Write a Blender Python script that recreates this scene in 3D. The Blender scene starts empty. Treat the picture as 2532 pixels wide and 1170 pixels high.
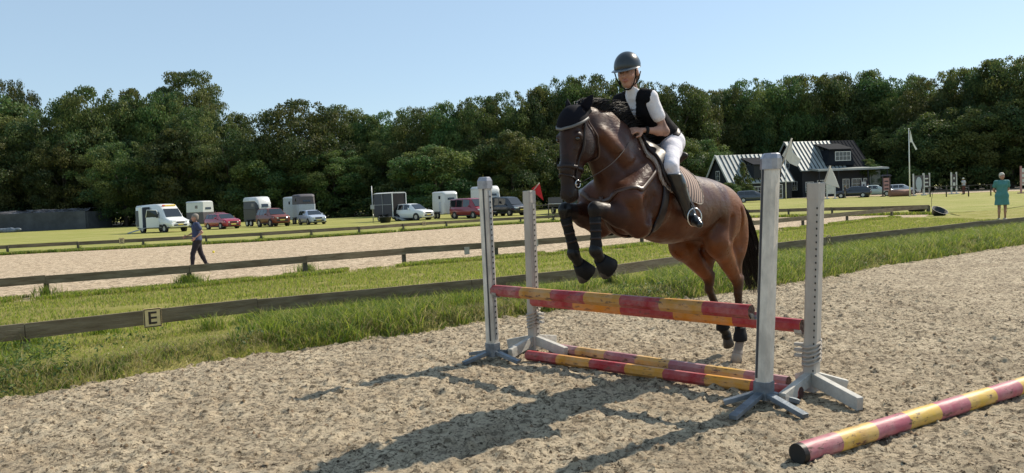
import bpy, math, random
import numpy as np
from mathutils import Vector, Matrix
random.seed(7); rng = np.random.default_rng(7)
sc = bpy.context.scene
COL = sc.collection
PI = math.pi

# ------------------------------------------------------------------ camera
CAM_H = 1.65; FPX = 1900.0; CX, CY = 1266.0, 585.0      # focal length in pixels of the 2532 px wide photograph
PITCH = math.radians(2.75); ROLL = math.radians(-2.45)
camM = Matrix.Rotation(PI/2 - PITCH, 3, 'X') @ Matrix.Rotation(ROLL, 3, 'Z')
cd = bpy.data.cameras.new('camera'); cam = bpy.data.objects.new('camera', cd); COL.objects.link(cam)
cd.sensor_width = 36; cd.lens = 36*FPX/2532; cd.clip_start = 0.05; cd.clip_end = 5000
cam.matrix_world = Matrix.Translation((0, 0, CAM_H)) @ camM.to_4x4()
sc.camera = cam

# ------------------------------------------------------------------ sky, sun, exposure
SUN_EL = math.radians(42.0); SUN_AZ = math.atan2(0.585, 0.81)      # angle from +X towards +Y
sd = Vector((math.cos(SUN_EL)*math.cos(SUN_AZ), math.cos(SUN_EL)*math.sin(SUN_AZ), math.sin(SUN_EL)))
w = bpy.data.worlds.new('World'); sc.world = w; w.use_nodes = True
wn = w.node_tree
sky = wn.nodes.new('ShaderNodeTexSky'); sky.sky_type = 'NISHITA'; sky.sun_disc = False
sky.sun_elevation = SUN_EL; sky.sun_rotation = PI/2 - SUN_AZ
sky.air_density = 1.0; sky.dust_density = 0.35; sky.ozone_density = 2.2
bg = wn.nodes['Background']; bg.inputs['Strength'].default_value = 0.14
# thin high haze evens the sky out: part of its light is a plain pale blue
mxs = wn.nodes.new('ShaderNodeMix'); mxs.data_type = 'RGBA'; mxs.inputs[0].default_value = .50; mxs.inputs[7].default_value = (3.2, 4.25, 5.05, 1)
wn.links.new(sky.outputs[0], mxs.inputs[6]); wn.links.new(mxs.outputs[2], bg.inputs['Color'])
sl = bpy.data.lights.new('sun', 'SUN'); sl.energy = 5.0; sl.angle = math.radians(0.55); sl.color = (1.0, 0.90, 0.75)
so = bpy.data.objects.new('sun', sl); COL.objects.link(so)
so.rotation_euler = sd.to_track_quat('Z', 'Y').to_euler(); so.location = (20, 20, 40)
sc.view_settings.view_transform = 'Standard'; sc.view_settings.look = 'None'
sc.view_settings.gamma = 1.0; sc.view_settings.exposure = 0.18
sc.cycles.max_bounces = 6; sc.cycles.diffuse_bounces = 3; sc.cycles.transparent_max_bounces = 6
sc.cycles.transmission_bounces = 3; sc.cycles.glossy_bounces = 3
sc.cycles.caustics_reflective = False; sc.cycles.caustics_refractive = False

# ------------------------------------------------------------------ where a photographed point stands
def _ray(u, v): return camM @ Vector(((u-CX)/FPX, -(v-CY)/FPX, -1.0))
def G(u, v, z=0.0):
    d = _ray(u, v); t = (z-CAM_H)/d.z
    return Vector((0, 0, CAM_H)) + d*t
def AT(u, v, Y):
    d = _ray(u, v); return Vector((0, 0, CAM_H)) + d*(Y/d.y)
def HZ(u): return 493.8 - 0.0428*(u-CX)        # horizon row at a column

# ------------------------------------------------------------------ materials
MATS = {}
def mat(name, col=(.5,.5,.5), rough=.6, metal=0, var=0.0, vscale=8, bump=0.0, bscale=40, col2=None, attr=False,
        trans=0.0, coat=0.0, spec=0.5, objrand=0.0, stretch=None, sheen=0.0):
    if name in MATS: return MATS[name]
    m = bpy.data.materials.new(name); m.use_nodes = True; nt = m.node_tree; L = nt.links
    b = nt.nodes['Principled BSDF']
    b.inputs['Roughness'].default_value = rough; b.inputs['Metallic'].default_value = metal
    b.inputs['Specular IOR Level'].default_value = spec
    if coat: b.inputs['Coat Weight'].default_value = coat; b.inputs['Coat Roughness'].default_value = .08
    if sheen: b.inputs['Sheen Weight'].default_value = sheen
    tc = nt.nodes.new('ShaderNodeTexCoord'); vec = tc.outputs['Object']
    if stretch:
        mp = nt.nodes.new('ShaderNodeMapping'); mp.inputs['Scale'].default_value = stretch
        L.new(vec, mp.inputs['Vector']); vec = mp.outputs[0]
    if attr:
        a = nt.nodes.new('ShaderNodeAttribute'); a.attribute_name = 'Col'; csock = a.outputs['Color']
    else:
        r = nt.nodes.new('ShaderNodeRGB'); r.outputs[0].default_value = (*col, 1); csock = r.outputs[0]
    if var or col2:
        n = nt.nodes.new('ShaderNodeTexNoise'); n.inputs['Scale'].default_value = vscale
        n.inputs['Detail'].default_value = 6; n.inputs['Roughness'].default_value = .65
        L.new(vec, n.inputs['Vector'])
        rmp = nt.nodes.new('ShaderNodeValToRGB'); rmp.color_ramp.elements[0].position = .36; rmp.color_ramp.elements[1].position = .66
        L.new(n.outputs['Fac'], rmp.inputs[0])
        mx = nt.nodes.new('ShaderNodeMix'); mx.data_type = 'RGBA'
        if col2:
            L.new(rmp.outputs[0], mx.inputs[0]); L.new(csock, mx.inputs[6]); mx.inputs[7].default_value = (*col2, 1)
        else:
            mx.blend_type = 'MULTIPLY'; mx.inputs[0].default_value = 1.0
            rmp.color_ramp.elements[0].color = (1-var, 1-var, 1-var, 1); rmp.color_ramp.elements[1].color = (1+var*.5, 1+var*.5, 1+var*.5, 1)
            L.new(csock, mx.inputs[6]); L.new(rmp.outputs[0], mx.inputs[7])
        csock = mx.outputs[2]
    if objrand:
        oi = nt.nodes.new('ShaderNodeObjectInfo'); hs = nt.nodes.new('ShaderNodeHueSaturation')
        m1 = nt.nodes.new('ShaderNodeMapRange'); m1.inputs[3].default_value = .5-objrand*.012; m1.inputs[4].default_value = .5+objrand*.04
        m2 = nt.nodes.new('ShaderNodeMapRange'); m2.inputs[3].default_value = 1-objrand*.35; m2.inputs[4].default_value = 1+objrand*.35
        L.new(oi.outputs['Random'], m1.inputs[0]); L.new(oi.outputs['Random'], m2.inputs[0])
        L.new(m1.outputs[0], hs.inputs['Hue']); L.new(m2.outputs[0], hs.inputs['Value']); L.new(csock, hs.inputs['Color'])
        csock = hs.outputs[0]
    L.new(csock, b.inputs['Base Color'])
    if bump:
        n2 = nt.nodes.new('ShaderNodeTexNoise'); n2.inputs['Scale'].default_value = bscale; n2.inputs['Detail'].default_value = 5
        L.new(vec, n2.inputs['Vector'])
        bp = nt.nodes.new('ShaderNodeBump'); bp.inputs['Strength'].default_value = bump; bp.inputs['Distance'].default_value = .02
        L.new(n2.outputs['Fac'], bp.inputs['Height']); L.new(bp.outputs[0], b.inputs['Normal'])
    if trans:
        t = nt.nodes.new('ShaderNodeBsdfTranslucent'); L.new(csock, t.inputs['Color'])
        ms = nt.nodes.new('ShaderNodeMixShader'); ms.inputs[0].default_value = trans
        L.new(b.outputs[0], ms.inputs[1]); L.new(t.outputs[0], ms.inputs[2])
        L.new(ms.outputs[0], nt.nodes['Material Output'].inputs['Surface'])
    MATS[name] = m
    return m

# ------------------------------------------------------------------ object helpers
def tag(o, label=None, cat=None, group=None, kind=None):
    if label: o['label'] = label
    if cat: o['category'] = cat
    if group: o['group'] = group
    if kind: o['kind'] = kind
    return o
def empty(name, loc, rz=0.0, label=None, cat=None, group=None):
    o = bpy.data.objects.new(name, None); COL.objects.link(o); o.location = loc; o.rotation_euler = (0, 0, rz)
    o.empty_display_size = .3
    return tag(o, label, cat, group)
def mesh_obj(name, V, Fc, m, parent=None, smooth=False, mi=None, col=None):
    me = bpy.data.meshes.new(name)
    V = np.asarray(V, dtype=np.float32)
    if isinstance(Fc, np.ndarray):
        n, k = Fc.shape
        me.vertices.add(len(V)); me.vertices.foreach_set('co', V.ravel())
        me.loops.add(n*k); me.loops.foreach_set('vertex_index', Fc.astype(np.int32).ravel())
        me.polygons.add(n); me.polygons.foreach_set('loop_start', np.arange(0, n*k, k, dtype=np.int32))
        me.polygons.foreach_set('loop_total', np.full(n, k, dtype=np.int32)); me.update(calc_edges=True)
    else:
        me.from_pydata([tuple(map(float, v)) for v in V], [], Fc)
    for mm in (m if isinstance(m, (list, tuple)) else [m]): me.materials.append(mm)
    if mi is not None: me.polygons.foreach_set('material_index', np.asarray(mi, dtype=np.int32))
    if smooth is True: me.polygons.foreach_set('use_smooth', np.ones(len(me.polygons), dtype=bool))
    elif smooth: me.polygons.foreach_set('use_smooth', np.asarray(smooth, dtype=bool))
    if col is not None:
        a = me.color_attributes.new('Col', 'FLOAT_COLOR', 'POINT')
        c = np.ones((len(V), 4), dtype=np.float32); c[:, :3] = col; a.data.foreach_set('color', c.ravel())
    me.validate(); me.update()
    o = bpy.data.objects.new(name, me); COL.objects.link(o)
    if parent is not None: o.parent = parent
    return o
def copy_tree(o, parent=None):
    c = o.copy(); COL.objects.link(c); c.parent = parent
    for ch in list(o.children): copy_tree(ch, c)
    return c
def rotz(a): return Matrix.Rotation(a, 3, 'Z')

class MB:
    def __init__(s): s.v = []; s.f = []; s.mi = []; s.sm = []
    def add(s, vs, fs, mi=0, sm=False):
        n = len(s.v); s.v += [tuple(v) for v in vs]; s.f += [tuple(i+n for i in f) for f in fs]
        s.mi += [mi]*len(fs); s.sm += [sm]*len(fs); return s
    def box(s, c, d, R=None, mi=0, taper=1.0):
        c = Vector(c); hx, hy, hz = d[0]/2, d[1]/2, d[2]/2; vs = []
        for z, t in ((-hz, 1), (hz, taper)):
            for x, y in ((-hx, -hy), (hx, -hy), (hx, hy), (-hx, hy)):
                p = Vector((x*t, y*t, z)); vs.append(c + (R @ p if R else p))
        return s.add(vs, [(3,2,1,0), (4,5,6,7), (0,1,5,4), (1,2,6,5), (2,3,7,6), (3,0,4,7)], mi)
    def bar(s, a, b, wd, ht, mi=0, up=(0,0,1)):
        a, b = Vector(a), Vector(b); d = (b-a); L = d.length; x = d.normalized(); z = Vector(up)
        y = z.cross(x)
        if y.length < 1e-4: y = Vector((0,1,0)).cross(x)
        y.normalize(); z = x.cross(y)
        R = Matrix((x, y, z)).transposed()
        return s.box((a+b)/2, (L, wd, ht), R, mi)
    def tube(s, pts, rad, n=8, mi=0, cap=True, flat=1.0, sm=True):
        pts = [Vector(p) for p in pts]
        if not hasattr(rad, '__len__'): rad = [rad]*len(pts)
        vs = []; prev = None
        for i, p in enumerate(pts):
            d = (pts[min(i+1, len(pts)-1)] - pts[max(i-1, 0)]).normalized()
            u = prev if prev is not None else (Vector((0,0,1)) if abs(d.z) < .9 else Vector((1,0,0)))
            x = u.cross(d)
            if x.length < 1e-5: x = Vector((1,0,0)).cross(d)
            x.normalize(); y = d.cross(x); prev = y
            for k in range(n):
                a = 2*PI*k/n; vs.append(p + (x*math.cos(a) + y*math.sin(a)*flat)*rad[i])
        fs = []
        for i in range(len(pts)-1):
            for k in range(n):
                a = i*n+k; b = i*n+(k+1) % n; fs.append((a, b, b+n, a+n))
        s.add(vs, fs, mi, sm)
        if cap:
            m = len(s.v) - len(vs)
            s.f.append(tuple(m+k for k in range(n-1, -1, -1))); s.f.append(tuple(m+(len(pts)-1)*n+k for k in range(n)))
            s.mi += [mi]*2; s.sm += [False]*2
        return s
    def prism(s, poly, vec, mi=0):          # poly: planar 3-D outline, extruded along vec
        n = len(poly); vec = Vector(vec); vs = [Vector(p) for p in poly] + [Vector(p)+vec for p in poly]
        fs = [tuple(range(n-1, -1, -1)), tuple(range(n, 2*n))] + [(i, (i+1) % n, (i+1) % n+n, i+n) for i in range(n)]
        return s.add(vs, fs, mi)
    def loft(s, rings, mi=0, sm=True, cap=True):
        n = len(rings[0]); vs = [p for r in rings for p in r]; fs = []
        for i in range(len(rings)-1):
            for k in range(n):
                a = i*n+k; b = i*n+(k+1) % n; fs.append((a, b, b+n, a+n))
        s.add(vs, fs, mi, sm)
        if cap:
            m = len(s.v)-len(vs)
            s.f += [tuple(m+k for k in range(n-1, -1, -1)), tuple(m+(len(rings)-1)*n+k for k in range(n))]
            s.mi += [mi]*2; s.sm += [False]*2
        return s
    def sphere(s, c, r, n=10, mi=0):
        c = Vector(c); r = Vector(r) if hasattr(r, '__len__') else Vector((r, r, r)); rings = []
        for i in range(1, n):
            t = PI*i/n
            rings.append([c + Vector((r.x*math.sin(t)*math.cos(2*PI*k/(2*n)), r.y*math.sin(t)*math.sin(2*PI*k/(2*n)), -r.z*math.cos(t))) for k in range(2*n)])
        return s.loft(rings, mi)
    def build(s, name, m, parent=None, bevel=0.0):
        o = mesh_obj(name, s.v, s.f, m, parent, smooth=s.sm, mi=s.mi)
        if bevel:
            bm = o.modifiers.new('bevel', 'BEVEL'); bm.width = bevel; bm.segments = 2; bm.limit_method = 'ANGLE'
        return o

# ------------------------------------------------------------------ distance fields -> smooth bodies
class SDF:
    def __init__(s, lo, hi, h):
        s.lo = np.array(lo, float); s.h = h; s.n = np.ceil((np.array(hi)-s.lo)/h).astype(int)+1
        s.d = np.full(s.n, 9.0, np.float32); s.c = np.zeros((*s.n, 3), np.float32)
        s.ax = [s.lo[i] + h*np.arange(s.n[i]) for i in range(3)]
    def _sl(s, lo, hi):
        a = np.maximum(np.floor((np.array(lo)-s.lo)/s.h).astype(int), 0); b = np.minimum(np.ceil((np.array(hi)-s.lo)/s.h).astype(int)+1, s.n)
        if (b <= a).any(): return None
        sl = tuple(slice(a[i], b[i]) for i in range(3))
        X, Y, Z = np.meshgrid(*[s.ax[i][sl[i]] for i in range(3)], indexing='ij', sparse=True)
        return sl, X, Y, Z
    def _blend(s, sl, dn, k, col, sub=False):
        d = s.d[sl]
        if sub:
            h = np.clip(.5 - .5*(d+dn)/k, 0, 1); s.d[sl] = d*(1-h) - dn*h + k*h*(1-h); return
        h = np.clip(.5 + .5*(d-dn)/k, 0, 1)
        s.d[sl] = d*(1-h) + dn*h - k*h*(1-h)
        hc = np.clip(.5 + .5*(d-dn)/max(k*.6, .01), 0, 1)[..., None]
        s.c[sl] = s.c[sl]*(1-hc) + np.array(col, np.float32)*hc
    def cone(s, a, b, ra, rb, k=.04, sy=1.0, col=(.5,.5,.5), sub=False):
        a = np.array(a, float); b = np.array(b, float); r = max(ra, rb) + k + 3*s.h + .02
        q = s._sl(np.minimum(a, b)-r, np.maximum(a, b)+r)
        if q is None: return s
        sl, X, Y, Z = q; ba = b-a
        if sy != 1.0: sc_ = np.array([1, 1/sy, 1])
        else: sc_ = np.ones(3)
        A = a.copy(); A[1] = a[1]*sc_[1]; B = b.copy(); B[1] = b[1]*sc_[1]; ba = B-A
        px, py, pz = X-A[0], Y*sc_[1]-A[1], Z-A[2]
        t = np.clip((px*ba[0]+py*ba[1]+pz*ba[2])/max(ba@ba, 1e-9), 0, 1)
        dn = np.sqrt((px-ba[0]*t)**2+(py-ba[1]*t)**2+(pz-ba[2]*t)**2) - (ra+(rb-ra)*t)
        s._blend(sl, dn.astype(np.float32)*min(1.0, (1+sy)/2 if sy < 1 else 1), k, col, sub); return s
    def ell(s, c, r, k=.04, col=(.5,.5,.5), R=None, sub=False):
        c = np.array(c, float); r = np.array(r, float); m = max(r) + k + 3*s.h + .02
        q = s._sl(c-m, c+m)
        if q is None: return s
        sl, X, Y, Z = q; px, py, pz = X-c[0], Y-c[1], Z-c[2]
        if R is not None:
            R = np.array(R); px, py, pz = (R[0,0]*px+R[1,0]*py+R[2,0]*pz, R[0,1]*px+R[1,1]*py+R[2,1]*pz, R[0,2]*px+R[1,2]*py+R[2,2]*pz)
        k0 = np.sqrt((px/r[0])**2+(py/r[1])**2+(pz/r[2])**2); k1 = np.sqrt((px/r[0]**2)**2+(py/r[1]**2)**2+(pz/r[2]**2)**2)
        dn = k0*(k0-1)/np.maximum(k1, 1e-6); s._blend(sl, dn.astype(np.float32), k, col, sub); return s
    def both(s, fn, *pts, **kw):              # mirrored pair about y = 0
        def mir(p): return (p[0], -p[1], p[2])
        getattr(s, fn)(*pts, **kw)
        pts2 = [mir(p) if (hasattr(p, '__len__') and len(p) == 3 and i < (2 if fn == 'cone' else 1)) else p for i, p in enumerate(pts)]
        getattr(s, fn)(*pts2, **kw); return s
    def grid(s): return np.meshgrid(*s.ax, indexing='ij', sparse=True)
    def mesh(s, name, m, parent=None, f=None, usecol=True):
        V, Q, C = surface_net(s.d if f is None else f, s.lo, s.h, s.c)
        return mesh_obj(name, V, Q, m, parent, smooth=True, col=C if usecol else None)

def surface_net(f, lo, h, c):
    ins = f < 0
    nx, ny, nz = f.shape
    cnt = np.zeros((nx-1, ny-1, nz-1), np.int8)
    for i in (0, 1):
        for j in (0, 1):
            for k in (0, 1): cnt += ins[i:nx-1+i, j:ny-1+j, k:nz-1+k]
    act = (cnt > 0) & (cnt < 8); I = np.argwhere(act); idx = np.full(act.shape, -1, np.int32); idx[act] = np.arange(len(I))
    acc = np.zeros((len(I), 3)); num = np.zeros(len(I))
    for ax in range(3):
        o1, o2 = [a for a in range(3) if a != ax]
        for p in (0, 1):
            for q in (0, 1):
                A = I.copy(); A[:, o1] += p; A[:, o2] += q; B = A.copy(); B[:, ax] += 1
                fa = f[A[:,0], A[:,1], A[:,2]]; fb = f[B[:,0], B[:,1], B[:,2]]
                m = (fa < 0) != (fb < 0); t = np.zeros(len(I)); t[m] = fa[m]/(fa[m]-fb[m])
                P = A.astype(float); P[:, ax] += t; acc[m] += P[m]; num[m] += 1
    V = acc/np.maximum(num, 1)[:, None]
    quads = []
    for ax in range(3):
        o1, o2 = (ax+1) % 3, (ax+2) % 3
        sa = [slice(None)]*3; sb = [slice(None)]*3; sa[ax] = slice(0, -1); sb[ax] = slice(1, None)
        ch = ins[tuple(sa)] != ins[tuple(sb)]
        E = np.argwhere(ch); ok = (E[:, o1] > 0) & (E[:, o2] > 0) & (E[:, o1] < f.shape[o1]-1) & (E[:, o2] < f.shape[o2]-1); E = E[ok]
        def cell(d1, d2):
            K = E.copy(); K[:, o1] += d1; K[:, o2] += d2; return idx[K[:,0], K[:,1], K[:,2]]
        q = np.stack([cell(-1,-1), cell(0,-1), cell(0,0), cell(-1,0)], 1)
        flip = ~ins[E[:,0], E[:,1], E[:,2]]; q[flip] = q[flip][:, ::-1]; quads.append(q)
    Q = np.concatenate(quads); Q = Q[(Q >= 0).all(1)]
    r = np.clip(np.rint(V).astype(int), 0, np.array(f.shape)-1)
    return V*h+lo, Q, c[r[:,0], r[:,1], r[:,2]]
# ================================================================== ground
def vnoise(x, y, seed=0):
    xi = np.floor(x).astype(np.int64); yi = np.floor(y).astype(np.int64); fx = x-xi; fy = y-yi
    fx = fx*fx*(3-2*fx); fy = fy*fy*(3-2*fy)
    def hsh(a, b):
        n = (a*374761393 + b*668265263 + seed*974634777) & 0xffffffff
        n = ((n ^ (n >> 13))*1274126177) & 0xffffffff; return ((n ^ (n >> 16)) & 0xffff)/65535.0
    return (hsh(xi, yi)*(1-fx)+hsh(xi+1, yi)*fx)*(1-fy) + (hsh(xi, yi+1)*(1-fx)+hsh(xi+1, yi+1)*fx)*fy
def fbm(x, y, o=4, seed=0):
    r = 0; a = .5; 
    for i in range(o): r = r + a*vnoise(x*2**i, y*2**i, seed+i*7); a *= .5
    return r

def grid_mesh(x0, x1, y0, y1, st):
    nx = int((x1-x0)/st)+1; ny = int((y1-y0)/st)+1
    X, Y = np.meshgrid(np.linspace(x0, x1, nx), np.linspace(y0, y1, ny), indexing='ij')
    i = np.arange(nx*ny).reshape(nx, ny); Q = np.stack([i[:-1,:-1], i[1:,:-1], i[1:,1:], i[:-1,1:]], -1).reshape(-1, 4)
    return X, Y, Q

def node_mat(name):
    m = bpy.data.materials.new(name); m.use_nodes = True; return m, m.node_tree, m.node_tree.nodes, m.node_tree.links

def sand_material(name, light, mid, dark, fine=1.0):
    m, nt, N, L = node_mat(name); b = N['Principled BSDF']; b.inputs['Roughness'].default_value = .95; b.inputs['Specular IOR Level'].default_value = .15
    tc = N.new('ShaderNodeTexCoord')
    def noise(s, d=5, r=.6, off=0):
        mp = N.new('ShaderNodeMapping'); mp.inputs['Location'].default_value = (off, off*.7, 0); L.new(tc.outputs['Object'], mp.inputs[0])
        n = N.new('ShaderNodeTexNoise'); n.inputs['Scale'].default_value = s; n.inputs['Detail'].default_value = d; n.inputs['Roughness'].default_value = r
        L.new(mp.outputs[0], n.inputs['Vector']); return n.outputs['Fac']
    def ramp(f, a, b_, c0=(0,0,0,1), c1=(1,1,1,1)):
        r = N.new('ShaderNodeValToRGB'); r.color_ramp.elements[0].position = a; r.color_ramp.elements[1].position = b_
        r.color_ramp.elements[0].color = c0; r.color_ramp.elements[1].color = c1; L.new(f, r.inputs[0]); return r.outputs[0]
    def mix(f, a, c):
        x = N.new('ShaderNodeMix'); x.data_type = 'RGBA'
        L.new(f, x.inputs[0])
        for sck, val in ((x.inputs[6], a), (x.inputs[7], c)):
            if isinstance(val, tuple): sck.default_value = (*val, 1)
            else: L.new(val, sck)
        return x.outputs[2]
    c = mix(ramp(noise(1.6, 7, .7), .38, .62), mid, light)
    c = mix(ramp(noise(13*fine, 7, .75, 3), .50, .57), c, tuple(x*.50 for x in mid))
    c = mix(ramp(noise(27*fine, 6, .8, 9), .545, .575), c, dark)
    c = mix(ramp(noise(60*fine, 3, .6, 17), .62, .70), c, tuple(min(1, x*1.25) for x in light))
    L.new(c, b.inputs['Base Color'])
    bp = N.new('ShaderNodeBump'); bp.inputs['Strength'].default_value = .9; bp.inputs['Distance'].default_value = .045
    L.new(noise(22*fine, 8, .75, 5), bp.inputs['Height'])
    L.new(bp.outputs[0], b.inputs['Normal'])
    return m
M_SAND = sand_material('arena_sand', (.60,.495,.345), (.42,.335,.228), (.055,.038,.024))
M_SAND2 = sand_material('pale_arena_sand', (.65,.52,.365), (.49,.375,.25), (.15,.10,.06), .38)

def grass_material(name, a, b_, c_, sc1=.25, sc2=9.0):
    m, nt, N, L = node_mat(name); b = N['Principled BSDF']; b.inputs['Roughness'].default_value = .9; b.inputs['Specular IOR Level'].default_value = .1
    tc = N.new('ShaderNodeTexCoord')
    def noise(s, d=6, r=.6):
        n = N.new('ShaderNodeTexNoise'); n.inputs['Scale'].default_value = s; n.inputs['Detail'].default_value = d; n.inputs['Roughness'].default_value = r
        L.new(tc.outputs['Object'], n.inputs['Vector']); return n.outputs['Fac']
    def mx(f, lo, hi, x, y):
        r = N.new('ShaderNodeValToRGB'); r.color_ramp.elements[0].position = lo; r.color_ramp.elements[1].position = hi; L.new(f, r.inputs[0])
        q = N.new('ShaderNodeMix'); q.data_type = 'RGBA'; L.new(r.outputs[0], q.inputs[0])
        for sck, val in ((q.inputs[6], x), (q.inputs[7], y)):
            if isinstance(val, tuple): sck.default_value = (*val, 1)
            else: L.new(val, sck)
        return q.outputs[2]
    c = mx(noise(sc1, 6, .65), .38, .62, a, b_)
    c = mx(noise(sc2, 6, .7), .52, .72, c, c_)
    L.new(c, b.inputs['Base Color'])
    bp = N.new('ShaderNodeBump'); bp.inputs['Strength'].default_value = .8; bp.inputs['Distance'].default_value = .06
    L.new(noise(sc2*1.7, 8, .75), bp.inputs['Height']); L.new(bp.outputs[0], b.inputs['Normal'])
    return m
M_FIELD = grass_material('field_grass', (.265,.275,.070), (.36,.33,.12), (.16,.185,.045))
M_TURF = grass_material('turf', (.25,.25,.045), (.38,.33,.12), (.14,.16,.035), .9, 22.0)

# the whole plain, one sheet to the horizon
o = mesh_obj('ground', [(-1500,-300,-.03), (1500,-300,-.03), (1500,2500,-.03), (-1500,2500,-.03)], [(0,1,2,3)], M_FIELD); tag(o, kind='structure')

# fence lines in metres: (x, y) of the top board
FH = .46
def line(px): return [G(u, v, FH).xy for u, v in px]
F1 = line([(-260,833), (0,803), (370,770), (640,737), (1190,689), (1650,641), (1925,599), (2532,536), (2900,500)])
F2 = line([(-300,712), (0,689), (475,656), (760,633), (1000,613), (1440,583), (1930,540), (2220,513), (2298,507)])
F3 = line([(-200,617), (0,607), (360,589), (640,575), (890,560), (1190,541), (1370,532)])
F3b = line([(1370,532), (1830,519), (2298,507)])
def along(pl, n):
    seg = [(pl[i+1]-pl[i]).length for i in range(len(pl)-1)]; T = sum(seg); out = []
    for k in range(n+1):
        d = T*k/n; i = 0
        while i < len(seg)-1 and d > seg[i]: d -= seg[i]; i += 1
        out.append(pl[i].lerp(pl[i+1], min(1, d/seg[i])))
    return out
# riding surface of the near arena: displaced sheet with hoof prints
def near_height(X, Y):
    z = .030*(fbm(X*1.1, Y*1.1, 3, 1)-.45) + .030*(fbm(X*5, Y*5, 4, 11)-.45) + (.012+.024*np.clip((fbm(X*.9+7, Y*.9, 3, 61)-.36)*4, 0, 1))*(fbm(X*16, Y*16, 4, 31)-.45) + .020*np.clip((vnoise(X*23, Y*23, 91)-.66)/.25, 0, 1)
    g = vnoise(X*9, Y*9, 77)
    z = z - .022*np.clip((vnoise(X*7.3+40, Y*7.3, 5)-.68)/.2, 0, 1) + .016*np.clip((g-.72)/.15, 0, 1)
    return z
def edge_y(x):         # border of sand and verge
    pts = [G(u, v) for u, v in [(-400,1040), (0,985), (230,950), (450,905), (700,868), (1000,828), (1200,795), (1400,765), (1650,745), (1950,702), (2200,655), (2532,605), (2900,560)]]
    return np.interp(x, [p.x for p in pts], [p.y for p in pts])
X, Y, Q = grid_mesh(-7.0, 6.0, 2.6, 14.0, .020)
hgt = near_height(X, Y)
def hoof_prints(X, Y, H_, n, seed, cx0, cy0, sx, sy, ang):
    r = np.random.default_rng(seed); x0, y0, st = X[0,0], Y[0,0], X[1,0]-X[0,0]
    for _ in range(n):
        a = r.normal()*sx; b = r.normal()*sy; px = cx0+a*math.cos(ang)-b*math.sin(ang); py = cy0+a*math.sin(ang)+b*math.cos(ang); R_ = r.uniform(.05, .085); dp = r.uniform(.006, .020)
        i0, i1 = int((px-.25-x0)/st), int((px+.25-x0)/st); j0, j1 = int((py-.25-y0)/st), int((py+.25-y0)/st)
        if i0 < 0 or j0 < 0 or i1 >= X.shape[0] or j1 >= X.shape[1]: continue
        dx = X[i0:i1,j0:j1]-px; dy = Y[i0:i1,j0:j1]-py; th = r.uniform(0, 6.28); c, s = math.cos(th), math.sin(th)
        q = np.sqrt((dx*c+dy*s)**2 + ((dy*c-dx*s)*1.25)**2)/R_
        H_[i0:i1,j0:j1] += -dp*np.exp(-(q**4)) + dp*.55*np.exp(-((q-1.45)/.35)**2)*(1+.8*((dx*c+dy*s)/R_ > 0))*.6
hoof_prints(X, Y, hgt, 700, 5, 0, 7.5, 5.5, 2.6, .45)
hoof_prints(X, Y, hgt, 150, 6, 2.2, 7.6, 1.6, .7, .8); hoof_prints(X, Y, hgt, 110, 7, -.6, 5.0, 1.8, .9, .8)
V = np.stack([X, Y, hgt+.0], -1).reshape(-1, 3)
o = mesh_obj('arena_sand', V, Q, M_SAND, smooth=True); tag(o, kind='structure')
o = mesh_obj('arena_track', [(-60,-20,-.022), (60,-20,-.022), (60,26,-.022), (-60,26,-.022)], [(0,1,2,3)], M_SAND); tag(o, kind='structure')
X, Y, Q = grid_mesh(5.98, 26.0, 1.8, 26, .06)
o = mesh_obj('arena_sand', np.stack([X, Y, near_height(X, Y)], -1).reshape(-1, 3), Q, M_SAND, smooth=True); tag(o, kind='structure')

# grass strip between near arena and the second arena, laid as a sheet with a raised verge
def strip_surface(name, front, back, zf, m, n=160, k=10, wob=.05):
    A = along(front, n); B = along(back, n); V = []; 
    for i in range(n+1):
        for j in range(k+1):
            p = A[i].lerp(B[i], j/k); V.append((p.x, p.y, zf(j/k) + wob*(float(fbm(np.array(p.x*2.2), np.array(p.y*2.2), 3, 3))-.45)))
    q = np.arange((n+1)*(k+1)).reshape(n+1, k+1); Q = np.stack([q[:-1,:-1], q[1:,:-1], q[1:,1:], q[:-1,1:]], -1).reshape(-1, 4)
    o = mesh_obj(name, V, Q, m, smooth=True); tag(o, kind='structure'); return o
EDGE = [Vector((x, float(edge_y(x)))) for x in np.linspace(-9, 24, 60)]
def xline(pl, xs):
    P = sorted(pl, key=lambda p: p.x); return [Vector((x, float(np.interp(x, [p.x for p in P], [p.y for p in P])))) for x in xs]
xs = np.linspace(-9, 24, 60)
strip_surface('verge_ground', [Vector((x, float(edge_y(x))-.12)) for x in xs], [Vector((p.x, p.y+1.1)) for p in xline(F1, xs)], lambda t: -.06+.21*min(1, t*5)**.7-.05*max(0, t-.5)*2, M_TURF, n=300, k=20)
F1x = xline(F1, np.linspace(-20, 30, 40)); F2x = xline(F2+[Vector((21, 36.5)), Vector((30, 44))], np.linspace(-20, 30, 40))
strip_surface('middle_grass', [Vector((p.x, p.y+.5)) for p in F1x], [Vector((p.x, p.y-.75)) for p in F2x], lambda t: .09-.09*min(1, max(0, t-.45)*2.2), M_TURF, n=240, k=30)
# second arena
def poly_sheet(name, pts, z, m):
    o = mesh_obj(name, [(p[0], p[1], z) for p in pts], [tuple(range(len(pts)))], m); tag(o, kind='structure'); return o
inner = [Vector((p.x, p.y-.8)) for p in F3[::-1]]
second = [Vector((p.x, p.y-.9)) for p in F2x if p.x < 20] 
poly_sheet('second_arena_sand', [tuple(p) for p in second] + [(19.0,35.4)] + [tuple(p+Vector((-.3,-.5))) for p in F3b[::-1]] + [tuple(p) for p in inner] , -.010, M_SAND2)
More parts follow.
